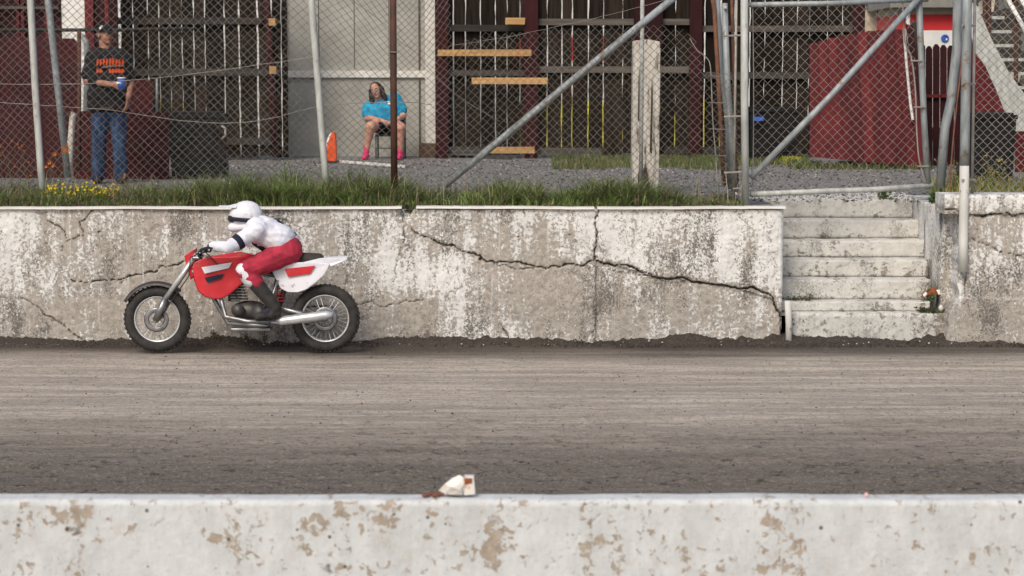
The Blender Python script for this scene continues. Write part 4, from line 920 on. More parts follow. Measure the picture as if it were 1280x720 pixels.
def weed(name, c, spread, hgt, nst, leaf, petals, label, cat, nl=9, petal_mat='yellow_petal', lc=(.14, .20, .04), npet=.8, psz=.010):
    r = thing(name, label, cat, c); sm_ = MB(); V = []; Q = []; Cc = []; pt = MB(); c = Vector(c)
    for i in range(nst):
        a = random.uniform(0, 6.28); rr = spread * math.sqrt(random.random()); b = c + Vector((rr * math.cos(a), rr * .5 * math.sin(a), 0)); hh = hgt * random.uniform(.5, 1.1)
        tip = b + Vector((random.uniform(-.35, .35) * hh, random.uniform(-.2, .2) * hh, hh)); mid = (b + tip) / 2 + Vector((random.uniform(-.03, .03), 0, 0))
        sm_.tube([b, mid, tip], [.003, .0025, .0015], 4, False)
        for k in range(nl):
            t = random.random(); p = b.lerp(tip, t) + Vector((random.uniform(-.02, .02), random.uniform(-.02, .02), 0)); d1 = Vector((random.uniform(-1, 1), random.uniform(-1, 1), random.uniform(-.2, .8))).normalized(); d2 = d1.cross(Vector((random.uniform(-1, 1), random.uniform(-1, 1), random.uniform(-1, 1)))).normalized()
            l = leaf * random.uniform(.5, 1.3); o = len(V); V += [p, p + d1 * l * .5 + d2 * l * .25, p + d1 * l, p + d1 * l * .5 - d2 * l * .25]; Q.append((o, o + 1, o + 2, o + 3)); Cc += [[v * random.uniform(.6, 1.4) for v in lc]] * 4
        if petals and random.random() < npet:
            for k in range(petals):
                p = tip + Vector((random.uniform(-.03, .03), random.uniform(-.02, .02), random.uniform(-.05, .02))); s_ = psz * random.uniform(.6, 1.2)
                for j in range(5):
                    a = j * 1.257; a2 = a + .9
                    tl = random.uniform(-.5, .5)
                    pt.add([p, p + Vector((s_ * math.cos(a), -s_ * .6, s_ * math.sin(a))), p + Vector((s_ * math.cos(a2), -s_ * .4 + tl * s_, s_ * math.sin(a2)))], [(0, 1, 2)])
    sm_.build('stem', 'plant_stem', r)
    l_ = raw('leaves', np.array([tuple(v) for v in V]), np.array(Q), 'weed_leaf', r, {'col': np.array(Cc, dtype=np.float32)}, False); l_['kind'] = 'stuff'
    if pt.f: raw_o = MB(); q_ = link('blossoms', _plain(pt), petal_mat, r); q_['kind'] = 'stuff'
    return r
def _plain(mb):
    me = bpy.data.meshes.new('blossoms'); me.from_pydata(mb.v, [], mb.f); return me
random.seed(11)
weed('flowering_bush', (Xp(98, 17.45), 17.45, TZ), .34, .19, 85, .035, 2, 'low bush covered in small yellow flowers beside the first pale fence post', 'bush', 9)
weed('flowering_bush', (Xp(135, 17.6), 17.6, TZ), .16, .18, 30, .03, 2, 'small yellow flowered sprig at the feet of the standing man', 'bush', 8)
weed('orange_weed', (Xp(22, 18.3), 18.3, TZ), .30, .52, 16, .022, 1, 'tall dry weed with orange blossoms at the left edge', 'weed', 9, 'orange_petal', (.11, .09, .05), 1, .012)
weed('orange_weed', (Xp(62, 18.3), 18.3, TZ), .10, .50, 9, .022, 2, 'tall orange flowered weed between the two leaning poles', 'weed', 9, 'orange_petal', (.11, .09, .05), 1, .02)
weed('orange_weed', (Xp(158, 18.3), 18.3, TZ), .08, .26, 6, .03, 1, 'small orange flowered weed by the right shoe of the standing man', 'weed', 8, 'orange_petal', (.09, .10, .04), 1, .013)
weed('leafy_weed', (Xp(1172, 17.9), 17.9, TZ), .10, .12, 22, .045, 0, 'dark leafy weed sprouting on top of the stair side wall', 'weed', 10, lc=(.05, .09, .03))
weed('leafy_weed', (Xp(1164, 17.38), 17.38, Zp(377, 17.38)),   .05, .13, 10, .035, 0, 'green weed growing in the corner of the steps above the rubbish', 'weed', 8, lc=(.06, .13, .04))
weed('leafy_weed', (Xp(1170, 17.22), 17.22, Zp(392, 17.22)), .14, .05, 40, .03, 0, 'low dark mossy weed at the right end of the lowest step', 'weed', 8, lc=(.06, .075, .03))
weed('leafy_weed', (Xp(1001, 17.40), 17.40, Zp(377, 17.40)), .12, .06, 20, .022, 0, 'mossy weed at the left end of the second lowest step', 'weed', 8, lc=(.08, .10, .05))
weed('leafy_weed', (Xp(1104, 18.62), 18.62, TZ), .05, .10, 10, .04, 0, 'small green weed on the landing under the gate rail', 'weed', 8, lc=(.10, .14, .04))
weed('leafy_weed', (c0.x, YW + .10, ZT - .03), .07, .06, 18, .03, 0, 'dark weed filling the chip in the top of the long wall', 'weed', 8, lc=(.05, .07, .03))
for px, lb in ((1232, 'dry stalk weed left in front of the far right bin'), (1262, 'dry stalk weed right in front of the far right bin'), (1192, 'dry yellow stalk weed beside the kinked post')):
    weed('dry_weed', (Xp(px, 18.8), 18.8, TZ), .12, .42, 12, .035, 1, lb, 'weed', 9, 'yellow_petal', (.36, .32, .12), .5, .01)
for px, lb in ((268, 'reddish dead weed at the wall foot under the rider'), (306, 'brown dead weed at the wall foot beneath the motorcycle engine'), (329, 'small dead weed at the wall foot near the rear wheel')):
    weed('dead_weed', (Xp(px, YW - .05, 430), YW - .07, .03), .05, .10, 9, .022, 0, lb, 'weed', 6, lc=(.10, .05, .035))

# stones: loose gravel, soil crumbs
def scatter(name, n, xr, yr, zf, smin, smax, mat, label, colz=None, flat=.6):
    base = np.array([[0, 0, 1], [.9, 0, .1], [.28, .86, 0], [-.73, .53, .1], [-.73, -.53, 0], [.28, -.86, .1], [0, 0, -1]]); F_ = np.array([[0, 1, 2], [0, 2, 3], [0, 3, 4], [0, 4, 5], [0, 5, 1], [6, 2, 1], [6, 3, 2], [6, 4, 3], [6, 5, 4], [6, 1, 5]])
    x = RNG.uniform(*xr, n); y = RNG.uniform(*yr, n); s = smin + (smax - smin) * RNG.random(n) ** 3; a = RNG.uniform(0, 6.28, n)
    V = base[None] * (s[:, None, None]) * RNG.uniform(.6, 1.2, (n, 7, 1)); V[:, :, 2] *= flat
    ca, sa = np.cos(a)[:, None], np.sin(a)[:, None]; X_ = V[:, :, 0] * ca - V[:, :, 1] * sa; Y_ = V[:, :, 0] * sa + V[:, :, 1] * ca
    V = np.stack([X_ + x[:, None], Y_ + y[:, None], V[:, :, 2] + zf(x, y)[:, None]], -1).reshape(-1, 3)
    q = (F_[None] + (np.arange(n) * 7)[:, None, None]).reshape(-1, 3)
    o = raw(name, V, q, mat, None, None, False); o['kind'] = 'stuff'; return tag(o, label, 'stones')
zt0 = lambda x, y: np.full(len(x), TZ + .004)
scatter('loose_gravel', 9000, (-5.5, 6), (18.2, 27.5), zt0, .005, .026, 'pebble', 'loose grey gravel scattered over the yard behind the fence')
scatter('loose_gravel', 7000, (-5.5, 6), (18.2, 27.5), zt0, .005, .028, 'pebble_dark', 'dark stones mixed into the gravel yard behind the fence')
scatter('loose_gravel', 3500, (-5.5, 6), (18.2, 27.5), zt0, .004, .022, 'pebble_light', 'pale stones mixed into the gravel yard behind the fence')
scatter('loose_gravel', 1500, (Xp(930, 18.7), Xp(1150, 18.7)), (18.62, 19.6), zt0, .006, .022, 'white_trim', 'pale gravel on the landing under the gate')
def tz_(x, y): return np.interp(x, [-9, 9], [.0, .0]) + .004
scatter('track_crumbs', 2500, (-5.4, 5.4), (10.6, 16.9), tz_, .002, .011, 'soil', 'small clods and stones on the dirt track')
scatter('track_crumbs', 90, (-5.4, 5.4), (16.7, 17.0), lambda x, y: np.full(len(x), .03), .004, .016, 'white_trim', 'pale chips of wall plaster lying in the dark soil at the wall foot')
scatter('track_crumbs', 3500, (-5.4, 5.4), (16.80, 17.05), lambda x, y: .0 + (y - 16.8) * .10, .003, .016, 'soil', 'dark lumps of soil banked along the foot of the far wall', flat=.9)

# litter on steps
t = thing('rubbish', 'torn orange and white food wrapper lying in the corner of the steps', 'wrapper', W(1162, 374, 17.36))
MB().prism([W(a, b, 17.36) for a, b in ((1152, 373), (1158, 366), (1167, 361), (1176, 364), (1179, 373), (1171, 368), (1163, 368))], (0, .05, .01)).build('wrapper_fold', 'burnt_orange', t)
MB().prism([W(a, b, 17.33) for a, b in ((1154, 370), (1158, 366), (1159, 367.5), (1156, 371))], (0, .02, .01)).build('white_flap', 'paper_white', t)
MB().prism([W(a, b, 17.33) for a, b in ((1171, 364), (1175, 363.5), (1176, 368), (1173, 368))], (0, .02, .01)).build('white_flap', 'paper_white', t)
p = W(1176, 385, 17.2); tag(MB().ell(p + Vector((0, 0, .0)), (.022, .02, .028), 8, 6).build('pale_stone', 'white_trim'), 'pale rounded stone standing on the lowest step', 'stone')

# litter on the near wall
t = thing('crumpled_cup', 'crumpled white paper cup with orange stain lying on top of the foreground wall', 'cup', (Xp(575, YN + .05, 618), YN + .06, ZN))
def NW(a, b, y=0): return W(a, b, YN + .05 + y)
rimz = [(549, 610, 0), (556, 604, -.01), (566, 598, -.015), (573, 594, 0), (577, 593, .02)]
vs = [NW(548, 613, .01), NW(557, 617.5, -.012), NW(568, 618.5, -.02), NW(578, 619, -.02), NW(581, 604, -.02), NW(580, 597, -.01), NW(574, 593.5, 0), NW(565, 598, -.015), NW(556, 605, -.02), NW(563, 609, -.035), NW(572, 606, -.035), NW(575, 612, -.035),
      NW(566, 600, .03), NW(578, 600, .04), NW(578, 616, .04), NW(556, 615, .03)]
fs = [(0, 1, 9, 8), (1, 2, 11, 9), (2, 3, 4, 11), (9, 11, 10), (8, 9, 10, 7), (7, 10, 5, 6), (10, 11, 4, 5), (6, 12, 7), (7, 12, 8), (8, 12, 15, 0), (6, 5, 13, 12), (3, 14, 13, 4), (4, 13, 5), (0, 15, 1), (12, 13, 14, 15)]
MB().add(vs, fs).build('paper_body', 'paper_white', t)
q = [NW(580, 597.5, -.021), NW(592, 597.5, -.015), NW(594, 618, -.015), NW(580, 619, -.021)]
MB().hexa(q + [v + Vector((0, .045, .002)) for v in q]).build('cup_wall', 'paper_white', t)
q = [NW(580.5, 598, -.024), NW(590.5, 598, -.018), NW(590, 604.5, -.018), NW(580.5, 605.5, -.024)]
MB().hexa(q + [v + Vector((0, .003, 0)) for v in q]).build('orange_stain', 'burnt_orange', t)
random.seed(3)
cr_ = thing('food_crumbs', 'brown crumbs lying beside the crumpled cup on the foreground wall', 'crumbs', (Xp(540, YN + .05, 618), YN + .05, ZN))
for k in range(22):
    p = W(random.uniform(530, 552), 618, YN + .05); s = random.uniform(.003, .009)
    MB().ell((p.x, YN + random.uniform(.02, .08), ZN + .004 + s * .5), (s * 1.2, s, s * .8), 7, 5).build('crumb', 'crumb', cr_)
p = W(1083, 612, YN + .05); tag(MB().ell((p.x, YN + .05, ZN + .008), (.008, .007, .009), 7, 5).build('pink_scrap', 'pink_scrap'), 'tiny pink scrap on top of the foreground wall near the right', 'scrap')
#PART2
# ================================================================ PEOPLE
def hand_prims(wr, dr, up, s=1.0, curl=.5, thumb=1):
    """palm plus five separate bent fingers; dr = pointing direction, up = back-of-hand normal"""
    dr = Vector(dr).normalized(); up = Vector(up); up = (up - dr * up.dot(dr)).normalized(); sd = dr.cross(up); wr = Vector(wr); P = []
    for k in range(4):
        o = (k - 1.5) * .019 * s; P.append(('c', wr + sd * o * .6, .014 * s, wr + dr * .085 * s + sd * o, .0105 * s))
    for k, L in enumerate((.066, .075, .070, .055)):
        o = (k - 1.5) * .0205 * s; a = wr + dr * .086 * s + sd * o; t = curl
        for j, (f, r) in enumerate(((.45, .0093), (.32, .0087), (.23, .0078))):
            ang = t * (j + 1) * .9; v = dr * math.cos(ang) - up * math.sin(ang); b = a + v * L * f * 1.15 * s
            P.append(('c', a, r * s, b, r * .93 * s)); a = b
    a = wr + dr * .02 * s + sd * -.024 * thumb * s; b = a + (dr * .7 - sd * .75 * thumb - up * .25).normalized() * .042 * s; c_ = b + (dr * .9 - sd * .1 * thumb - up * .5).normalized() * .034 * s
    P += [('c', a, .014 * s, b, .011 * s), ('c', b, .0105 * s, c_, .0088 * s)]
    return P
def face(root, c, yaw, tilt, s, irs='dark_hair', glasses=False):
    R_ = Matrix.Rotation(tilt, 3, 'Y') @ Matrix.Rotation(yaw, 3, 'Z')
    q = lambda x, y, z: Vector(c) + R_ @ (Vector((x, y, z)) * s)
    for sx in (-1, 1):
        e = MB().ell(q(sx * .031, -.083, .008), .0125 * s, 10, 8).build('eye', 'white_print', root, True)
        MB().ell(q(sx * .031, -.0935, .008), .0055 * s, 8, 6).build('iris', irs, root, True)
        MB().tube([q(sx * .016, -.094, .029), q(sx * .032, -.095, .034), q(sx * .048, -.082, .029)], .0042 * s, 6).build('eyebrow', 'dark_hair', root, True)
    MB().tube([q(-.024, -.087, -.050), q(-.010, -.0955, -.048), q(.010, -.0955, -.048), q(.024, -.087, -.050)], [.003 * s, .006 * s, .006 * s, .003 * s], 6).build('mouth', 'lips', root, True)
    if glasses:
        g = MB()
        for sx in (-1, 1): g.torus(q(sx * .033, -.101, .006), R_ @ Vector((0, 1, 0)), .022 * s, .0025 * s, 16, 5); g.tube([q(sx * .055, -.098, .010), q(sx * .078, -.02, .010)], .0025 * s, 5)
        g.tube([q(-.011, -.102, .010), q(.011, -.102, .010)], .0025 * s, 5); g.build('glasses', 'engine_dark', root, True)
    return q, R_
def head_prims(q, R_, s):
    e = lambda x, y, z, a, b, c: ('e', q(x, y, z), (a * s, b * s, c * s), R_)
    c = lambda p0, r0, p1, r1: ('c', q(*p0), r0 * s, q(*p1), r1 * s)
    return [e(0, .012, .035, .074, .092, .085), e(0, -.025, -.02, .062, .066, .085), e(0, -.048, -.082, .034, .034, .026), c((0, -.088, .012), .008, (0, -.110, -.020), .013), c((-.012, -.095, -.022), .008, (.012, -.095, -.022), .008),
            e(-.076, .01, -.004, .009, .018, .03), e(.076, .01, -.004, .009, .018, .03), e(-.036, -.058, -.03, .02, .02, .022), e(.036, -.058, -.03, .02, .02, .022), c((-.03, -.078, .026), .010, (.03, -.078, .026), .010), c((-.018, -.088, -.049), .009, (.018, -.088, -.049), .009)]

# ---- standing man
YM = 21.45
M = lambda a, b, dy=0.0: W(a, b, YM + dy)
man = thing('person', 'standing man in black cap, black shirt with orange lettering and jeans', 'person', (Xp(136, YM), YM, TZ))
hc = M(131.5, 43.5, -.01); q, R_ = face(man, hc, .75, -.03, .98)
wr = M(142, 106, -.26)
bp = head_prims(q, R_, .98) + [('c', M(130, 52, .02), .056, M(133, 69, .02), .066), ('c', M(120, 72), .10, M(147, 72), .10), ('c', M(124, 80), .11, M(144, 80), .11), ('c', M(126, 100, -.01), .12, M(144, 100, -.01), .12), ('c', M(126, 130), .11, M(146, 130), .11),
      ('c', M(114.5, 73), .062, M(108.5, 101, .0), .046), ('c', M(108.5, 101, .0), .045, wr, .029), ('c', M(155, 73), .062, M(163, 102, .06), .046), ('c', M(163, 102, .06), .044, M(160, 122, -.08), .030),
      ('c', M(127, 140), .088, M(124, 178), .062), ('c', M(124, 178), .058, M(123, 214), .042), ('c', M(146, 140), .088, M(148, 178), .062), ('c', M(148, 178), .058, M(149, 214), .042)]
bp += hand_prims(wr, (1, -.25, .12), (.25, -1, .1), 1.0, .62, -1) + hand_prims(M(160, 123, -.08), (-.1, -.1, -1), (1, -.2, 0), 1.0, .4, 1)
fused('body', bp, 'skin', man, .0065, 2)
fused('shirt', [('c', M(119.5, 73), .112, M(147.5, 73), .112), ('c', M(123, 82), .128, M(145, 82), .128), ('c', M(124, 100, -.01), .138, M(146, 100, -.01), .138), ('c', M(124, 118, -.01), .135, M(147, 118, -.01), .135), ('c', M(124, 131), .130, M(147.5, 132), .130),
      ('c', M(115, 72.5), .076, M(109.5, 94), .068), ('c', M(155, 72.5), .076, M(161.5, 95, .045), .068), ('c', M(127, 66, .02), .070, M(138, 66, .02), .070)], 'black_cotton', man, .009, 2, .008)
fused('jeans', [('c', M(127.5, 140), .105, M(146, 140), .105), ('c', M(126, 144), .100, M(124, 178), .078), ('c', M(124, 178), .076, M(122.5, 214), .070), ('c', M(147.5, 144), .100, M(149, 178), .078), ('c', M(149, 178), .076, M(150.5, 214), .070), ('c', M(123, 214), .071, M(122.5, 220), .073), ('c', M(150, 214), .071, M(150.5, 220), .073)], 'denim', man, .009, 2, .008)
MB().torus(M(136.5, 135.5), (0, 0, 1), .145, .016, 28, 6, 1.4).build('belt', 'dark_hair', man, True)
for px in (122.5, 151):
    fused('shoe', [('c', (M(px, 222).x, YM + .02, TZ + .045), .045, (M(px, 222).x + .02, YM - .16, TZ + .035), .038)], 'black_rubber', man, .012, 2)
# cap
cp = MB(); top = hc + Vector((0, 0, .028)); n = 20; vs = []; fs = []
for i in range(7):
    t = i / 6 * math.pi / 2
    for k in range(n):
        a = 2 * math.pi * k / n; vs.append(top + R_ @ Vector((.088 * math.cos(a) * math.cos(t) , .106 * math.sin(a) * math.cos(t) + .006, .098 * math.sin(t))))
for i in range(6):
    for k in range(n): fs.append((i * n + k, i * n + (k + 1) % n, (i + 1) * n + (k + 1) % n, (i + 1) * n + k))
cp.add(vs, fs)
cap_ = cp.build('cap', 'black_cotton', man, True)
br = [top + R_ @ Vector((.080 * math.sin(a), -.08 - .085 * math.cos(a), .006 - .022 * math.cos(a))) for a in [(-1.5 + 3 * i / 10) for i in range(11)]] + [top + R_ @ Vector((.07, -.06, .014)), top + R_ @ Vector((-.07, -.06, .014))]
MB().prism(br, R_ @ Vector((0, 0, .007))).build('cap_brim', 'black_cotton', man)
MB().prism([M(123.5, 35, -.12), M(127, 31.5, -.12), M(128, 33, -.12), M(125, 37, -.12)], (0, .05, 0)).build('cap_mark', 'white_print', man)
fused('hair', [('e', q(0, .045, .0), (.080, .072, .060), R_)], 'grey_hair', man, .010, 1)
# shirt print: two rows of ragged lettering, following the chest
def chest(a, b): 
    u = (a - 135) / 22.0; return M(a, b, -.135 - .012 + .10 * u * u * .55)
pr = MB(); gp = MB(); random.seed(21)
def stroke(m, pts, w):
    for (a0, b0), (a1, b1) in zip(pts[:-1], pts[1:]):
        L = math.hypot(a1 - a0, b1 - b0); nx_, ny_ = -(b1 - b0) / L * w / 2, (a1 - a0) / L * w / 2
        f = [chest(a0 + nx_, b0 + ny_), chest(a1 + nx_, b1 + ny_), chest(a1 - nx_, b1 - ny_), chest(a0 - nx_, b0 - ny_)]
        m.hexa([v + Vector((0, -.004, 0)) for v in f] + [v + Vector((0, .03, 0)) for v in f])
for i in range(9):                      # tall pointed letter strokes, two rows, unreadable at this distance
    x0 = 121.5 + i * 3.9; yy = 73.0 + abs(i - 4) * .35 + random.uniform(-.4, .4)
    stroke(pr, [(x0, yy + 9 - random.uniform(0, 2)), (x0 + .5, yy)], 1.5)
    if i % 2 == 0: stroke(pr, [(x0 + .4, yy + 1), (x0 + 2.4, yy + 5)], 1.0)
    else: stroke(pr, [(x0, yy + 6.5), (x0 + 2.2, yy + 3.5)], 1.1)
stroke(gp, [(128, 84.0), (138, 82.6), (155, 81.8)], 2.2)
for i in (0, 1, 4, 5, 6, 7, 8):
    x0 = 121.5 + i * 3.9; stroke(pr, [(x0, 91.5), (x0 + .3, 86)], 1.9); stroke(pr, [(x0 + .3, 86.6), (x0 + 2.6, 90)], 1.3)
pr.build('shirt_lettering', 'orange_print', man); gp.build('shirt_bar', 'grey_print', man)
cupp = M(152, 112, -.325); cupr = thing('paper_cup', 'blue and white drinks cup held by the standing man', 'cup', cupp)
MB().tube([cupp, cupp + Vector((0, 0, .12)), ], [.036, .046], 20).build('cup_body', 'blue_paint', cupr, True)
MB().tube([cupp + Vector((0, 0, .121)), cupp + Vector((0, 0, .134))], [.049, .047], 20).build('lid', 'white_print', cupr, True)
MB().tube([cupp + Vector((-.01, 0, .06)), cupp + Vector((-.01, 0, .082))], [.0425, .0445], 20).build('white_band', 'white_print', cupr, True)

# ---- seated woman
YW2 = 28.1
N_ = lambda a, b, dy=0.0: W(a, b, YW2 + dy)
wo = thing('person', 'dark haired woman in turquoise shirt and pink shoes seated by the pale shed', 'person', (Xp(480, YW2), YW2, TZ))
hc = N_(470, 113.5, -.10); q, R_ = face(wo, hc, -.2, -.30, 1.0, glasses=True)
wl, wrr = N_(478, 151, -.34), N_(494, 152, -.34)
bp = head_prims(q, R_, 1.0) + [('c', N_(472, 120, -.06), .055, N_(477, 130, .0), .065), ('c', N_(461, 134), .09, N_(492, 126), .09), ('c', N_(472, 145), .15, N_(488, 145), .15), ('c', N_(476, 156), .14, N_(490, 156), .14),
      ('c', N_(459, 133), .062, N_(458.5, 148, -.1), .050), ('c', N_(458.5, 147, -.1), .048, wl, .030), ('c', N_(496, 126), .062, N_(504, 145, -.08), .050), ('c', N_(504, 145, -.08), .047, wrr, .030),
      ('c', N_(477, 157), .110, N_(463, 158, -.42), .074), ('c', N_(463, 158, -.42), .068, N_(458.5, 187, -.34), .040), ('c', N_(491, 157), .110, N_(501, 159, -.42), .074), ('c', N_(501, 159, -.42), .068, N_(500.5, 188, -.34), .040), ('c', N_(462, 168, -.37), .062, N_(460, 176, -.36), .052), ('c', N_(501, 168, -.37), .062, N_(500.5, 176, -.36), .052)]
bp += hand_prims(wl, (1, -.15, -.15), (0, -.4, 1), .95, .45, -1) + hand_prims(wrr, (-1, -.2, -.1), (0, -.4, 1), .95, .45, 1)
fused('body', bp, 'skin_fair', wo, .0065, 2)
fused('shirt', [('c', N_(461.5, 134), .10, N_(493, 125), .105), ('c', N_(469, 140, -.02), .155, N_(487, 139, -.02), .155), ('c', N_(470, 147, -.03), .165, N_(488, 147, -.03), .165), ('c', N_(459.5, 133), .076, N_(458.5, 144, -.07), .070), ('c', N_(496, 126), .080, N_(502.5, 138, -.05), .074)], 'teal_cotton', wo, .009, 2, .010)
fused('shorts', [('c', N_(477, 157), .14, N_(490, 157), .14), ('c', N_(478, 157), .125, N_(470, 157.5, -.23), .100), ('c', N_(491, 157), .125, N_(496, 157.5, -.23), .100)], 'dark_cotton', wo, .010, 2, .006)
fused('hair', [('e', q(0, .035, .045), (.092, .095, .088), R_), ('c', q(-.078, .01, .02), .036, q(-.105, -.005, -.13), .040), ('c', q(.078, .01, .02), .036, q(.095, .0, -.13), .040), ('c', q(-.05, .07, .0), .06, q(-.05, .07, -.13), .05), ('c', q(.05, .07, .0), .06, q(.05, .07, -.13), .05)], 'dark_hair', wo, .010, 2)
sp_ = N_(488.5, 128.5, -.165); MB().box(sp_.x - .045, sp_.x + .045, sp_.y - .012, sp_.y + .05, sp_.z - .022, sp_.z + .022).build('shirt_badge', 'white_print', wo)
for px in (458, 500.5):
    a = N_(px, 188, -.34); fused('sock', [('c', a + Vector((0, 0, .06)), .044, a + Vector((0, 0, -.02)), .044)], 'pink_fabric', wo, .010, 2)
    fused('shoe', [('c', (a.x, a.y + .03, TZ + .05), .047, (a.x - .02, a.y - .14, TZ + .04), .042)], 'pink_fabric', wo, .010, 2)
ch = thing('chair', 'dark framed chair under the seated woman', 'chair', (Xp(489, YW2), YW2, TZ)); zs_ = Zp(167, YW2)
xa, xb = Xp(471, YW2), Xp(507, YW2)
MB().box(xa, xb, YW2 - .26, YW2 + .2, zs_ - .035, zs_).build('seat', 'black_plastic', ch, bev=.01)
MB().box(xa + .02, xb, YW2 + .20, YW2 + .225, zs_ + .12, zs_ + .42).build('backrest', 'black_plastic', ch, bev=.01)
for x in (xa + .012, xb - .012):
    for y in (YW2 - .24, YW2 + .19):
        MB().tube([(x, y, TZ), (x, y, zs_ - .03 if y < YW2 else zs_ + .42)], .012, 8).build('leg', 'bike_metal' if x < 0 and y < YW2 else 'engine_dark', ch, True)
MB().tube([(xa, YW2 - .24, TZ + .16), (xb, YW2 - .24, TZ + .16)], .009, 6).build('stretcher', 'engine_dark', ch)

# ================================================================ MOTORCYCLE AND RIDER
YK = 16.42
K = lambda a, b, dy=0.0: W(a, b, YK + dy)
PX = YK / F
bk = thing('motorcycle', 'low red and white racing motorcycle passing close along the far wall', 'motorcycle', (K(302, 440).x, YK, 0))
def wheel_(cx, cy, r_px):
    c = K(cx, cy); R = r_px * PX; c.z = R + .012
    ty = MB().torus(c, (0, 1, 0), R - .048, .048, 56, 12, 1.0).build('tyre', 'black_rubber', bk, True)
    kn = MB()
    for i in range(44):
        a = 2 * math.pi * i / 44; u = Vector((math.cos(a), 0, math.sin(a))); t = Vector((-math.sin(a), 0, math.cos(a)))
        for o in (-.026, .0, .026):
            p = c + u * (R - .004 - abs(o) * .3) + Vector((0, o, 0)); kn.hexa([p - t * .008 + Vector((0, -.009, 0)), p + t * .008 + Vector((0, -.009, 0)), p + t * .008 + u * .009 + Vector((0, -.009, 0)), p - t * .008 + u * .009 + Vector((0, -.009, 0))] + [p - t * .008 + Vector((0, .009, 0)), p + t * .008 + Vector((0, .009, 0)), p + t * .008 + u * .009 + Vector((0, .009, 0)), p - t * .008 + u * .009 + Vector((0, .009, 0))])
    tr_ = kn.build('tread', 'black_rubber', bk); tr_['kind'] = 'stuff'
    MB().torus(c, (0, 1, 0), R - .092, .013, 48, 8, 2.0).build('rim', 'rim_silver', bk, True)
    MB().cyl(c + Vector((0, -.07, 0)), c + Vector((0, .07, 0)), .026, n=16).build('hub', 'bike_metal', bk, True)
    MB().torus(c + Vector((0, -.055, 0)), (0, 1, 0), .085, .022, 28, 6, .12).build('brake_disc', 'bike_metal', bk, True)
    for i in range(28):
        a = 2 * math.pi * i / 28; b = a + (.5 if i % 2 else -.5); s_ = 1 if (i // 2) % 2 else -1
        MB().tube([c + Vector((math.cos(b) * .026, s_ * .045, math.sin(b) * .026)), c + Vector((math.cos(a) * (R - .1), 0, math.sin(a) * (R - .1)))], .0018, 4, False).build('spoke', 'rim_silver', bk)
    return c, R
cf, RF = wheel_(197, 402, 42); cb, RB = wheel_(407, 402, 43)
for s_ in (-1, 1):
    MB().tube([cf + Vector((0, s_ * .095, 0)), cf + Vector((.09, s_ * .095, .19))], [.030, .028], 12).build('fork_lower', 'bike_metal', bk, True)
    MB().tube([cf + Vector((.09, s_ * .095, .19)), K(246, 318, s_ * .095)], .021, 12).build('fork_tube', 'rim_silver', bk, True)
    MB().tube([K(338, 383, s_ * .09), K(372, 391, s_ * .10), cb + Vector((0, s_ * .10, 0))], [.030, .026, .022], 8).build('swingarm', 'bike_metal', bk, True)
MB().cyl(cf + Vector((0, -.12, 0)), cf + Vector((0, .12, 0)), .012, n=8).build('axle', 'bike_metal', bk)
MB().cyl(cb + Vector((0, -.13, 0)), cb + Vector((0, .13, 0)), .013, n=8).build('axle', 'bike_metal', bk)
for py in (321, 338): MB().box(K(247, py).x - .03 , K(247, py).x + .04, YK - .13, YK + .13, K(0, py).z - .012, K(0, py).z + .012).build('triple_clamp', 'bike_metal', bk, bev=.006)
def fender(c, R, a0, a1, w_, mat, label=None):
    vs = []; fs = []; n = 16
    for i in range(n + 1):
        a = a0 + (a1 - a0) * i / n; u = Vector((math.cos(a), 0, math.sin(a)))
        for t, h in ((-1, -.02), (-.6, .004), (0, .012), (.6, .004), (1, -.02)): vs.append(c + u * (R + h) + Vector((0, t * w_, 0)))
        if i:
            for j in range(4): k = 5 * (i - 1) + j; fs.append((k, k + 1, k + 6, k + 5))
    o = MB().add(vs, fs).build('fender', mat, bk, True); sm = o.modifiers.new('t', 'SOLIDIFY'); sm.thickness = .004
    return o
fender(cf, RF + .03, math.radians(50), math.radians(150), .065, 'engine_dark')
fr_ = [([K(248, 322), K(252, 340)], .034), ([K(252, 328), K(300, 335), K(350, 345)], .024), ([K(252, 338), K(268, 375), K(285, 404), K(335, 408), K(342, 380)], .020), ([K(342, 380), K(347, 345)], .022), ([K(347, 345), K(400, 336)], .014), ([K(342, 372), K(395, 345)], .012)]
for pts, r in fr_: MB().tube(pts, r, 10).build('frame_tube', 'bike_metal', bk, True)
e = MB(); e.ell(K(312, 388), (.16, .10, .085), 18, 10); e.cyl(K(325, 390, -.14), K(325, 390, .14), .075, n=20); e.cyl(K(298, 388, -.13), K(298, 388, .12), .055, n=18)
e.build('crankcase', 'engine_dark', bk, True)
for i in range(7):
    a = K(300 - i * 1.2, 374 - i * 3.6); MB().box(a.x - .065, a.x + .065, YK - .07, YK + .07, a.z - .004, a.z + .004).build('cooling_fin', 'bike_metal', bk)
MB().box(K(293, 350).x - .05, K(293, 350).x + .055, YK - .055, YK + .055, K(0, 376).z, K(0, 346).z).build('cylinder', 'engine_dark', bk, bev=.01)
MB().cyl(K(262, 352, -.10), K(262, 352, .10), .035, n=10).build('radiator_core', 'engine_dark', bk)
MB().box(K(266, 350).x - .02, K(266, 350).x + .02, YK - .12, YK + .12, K(0, 372).z, K(0, 340).z).build('radiator', 'bike_metal', bk, bev=.004)
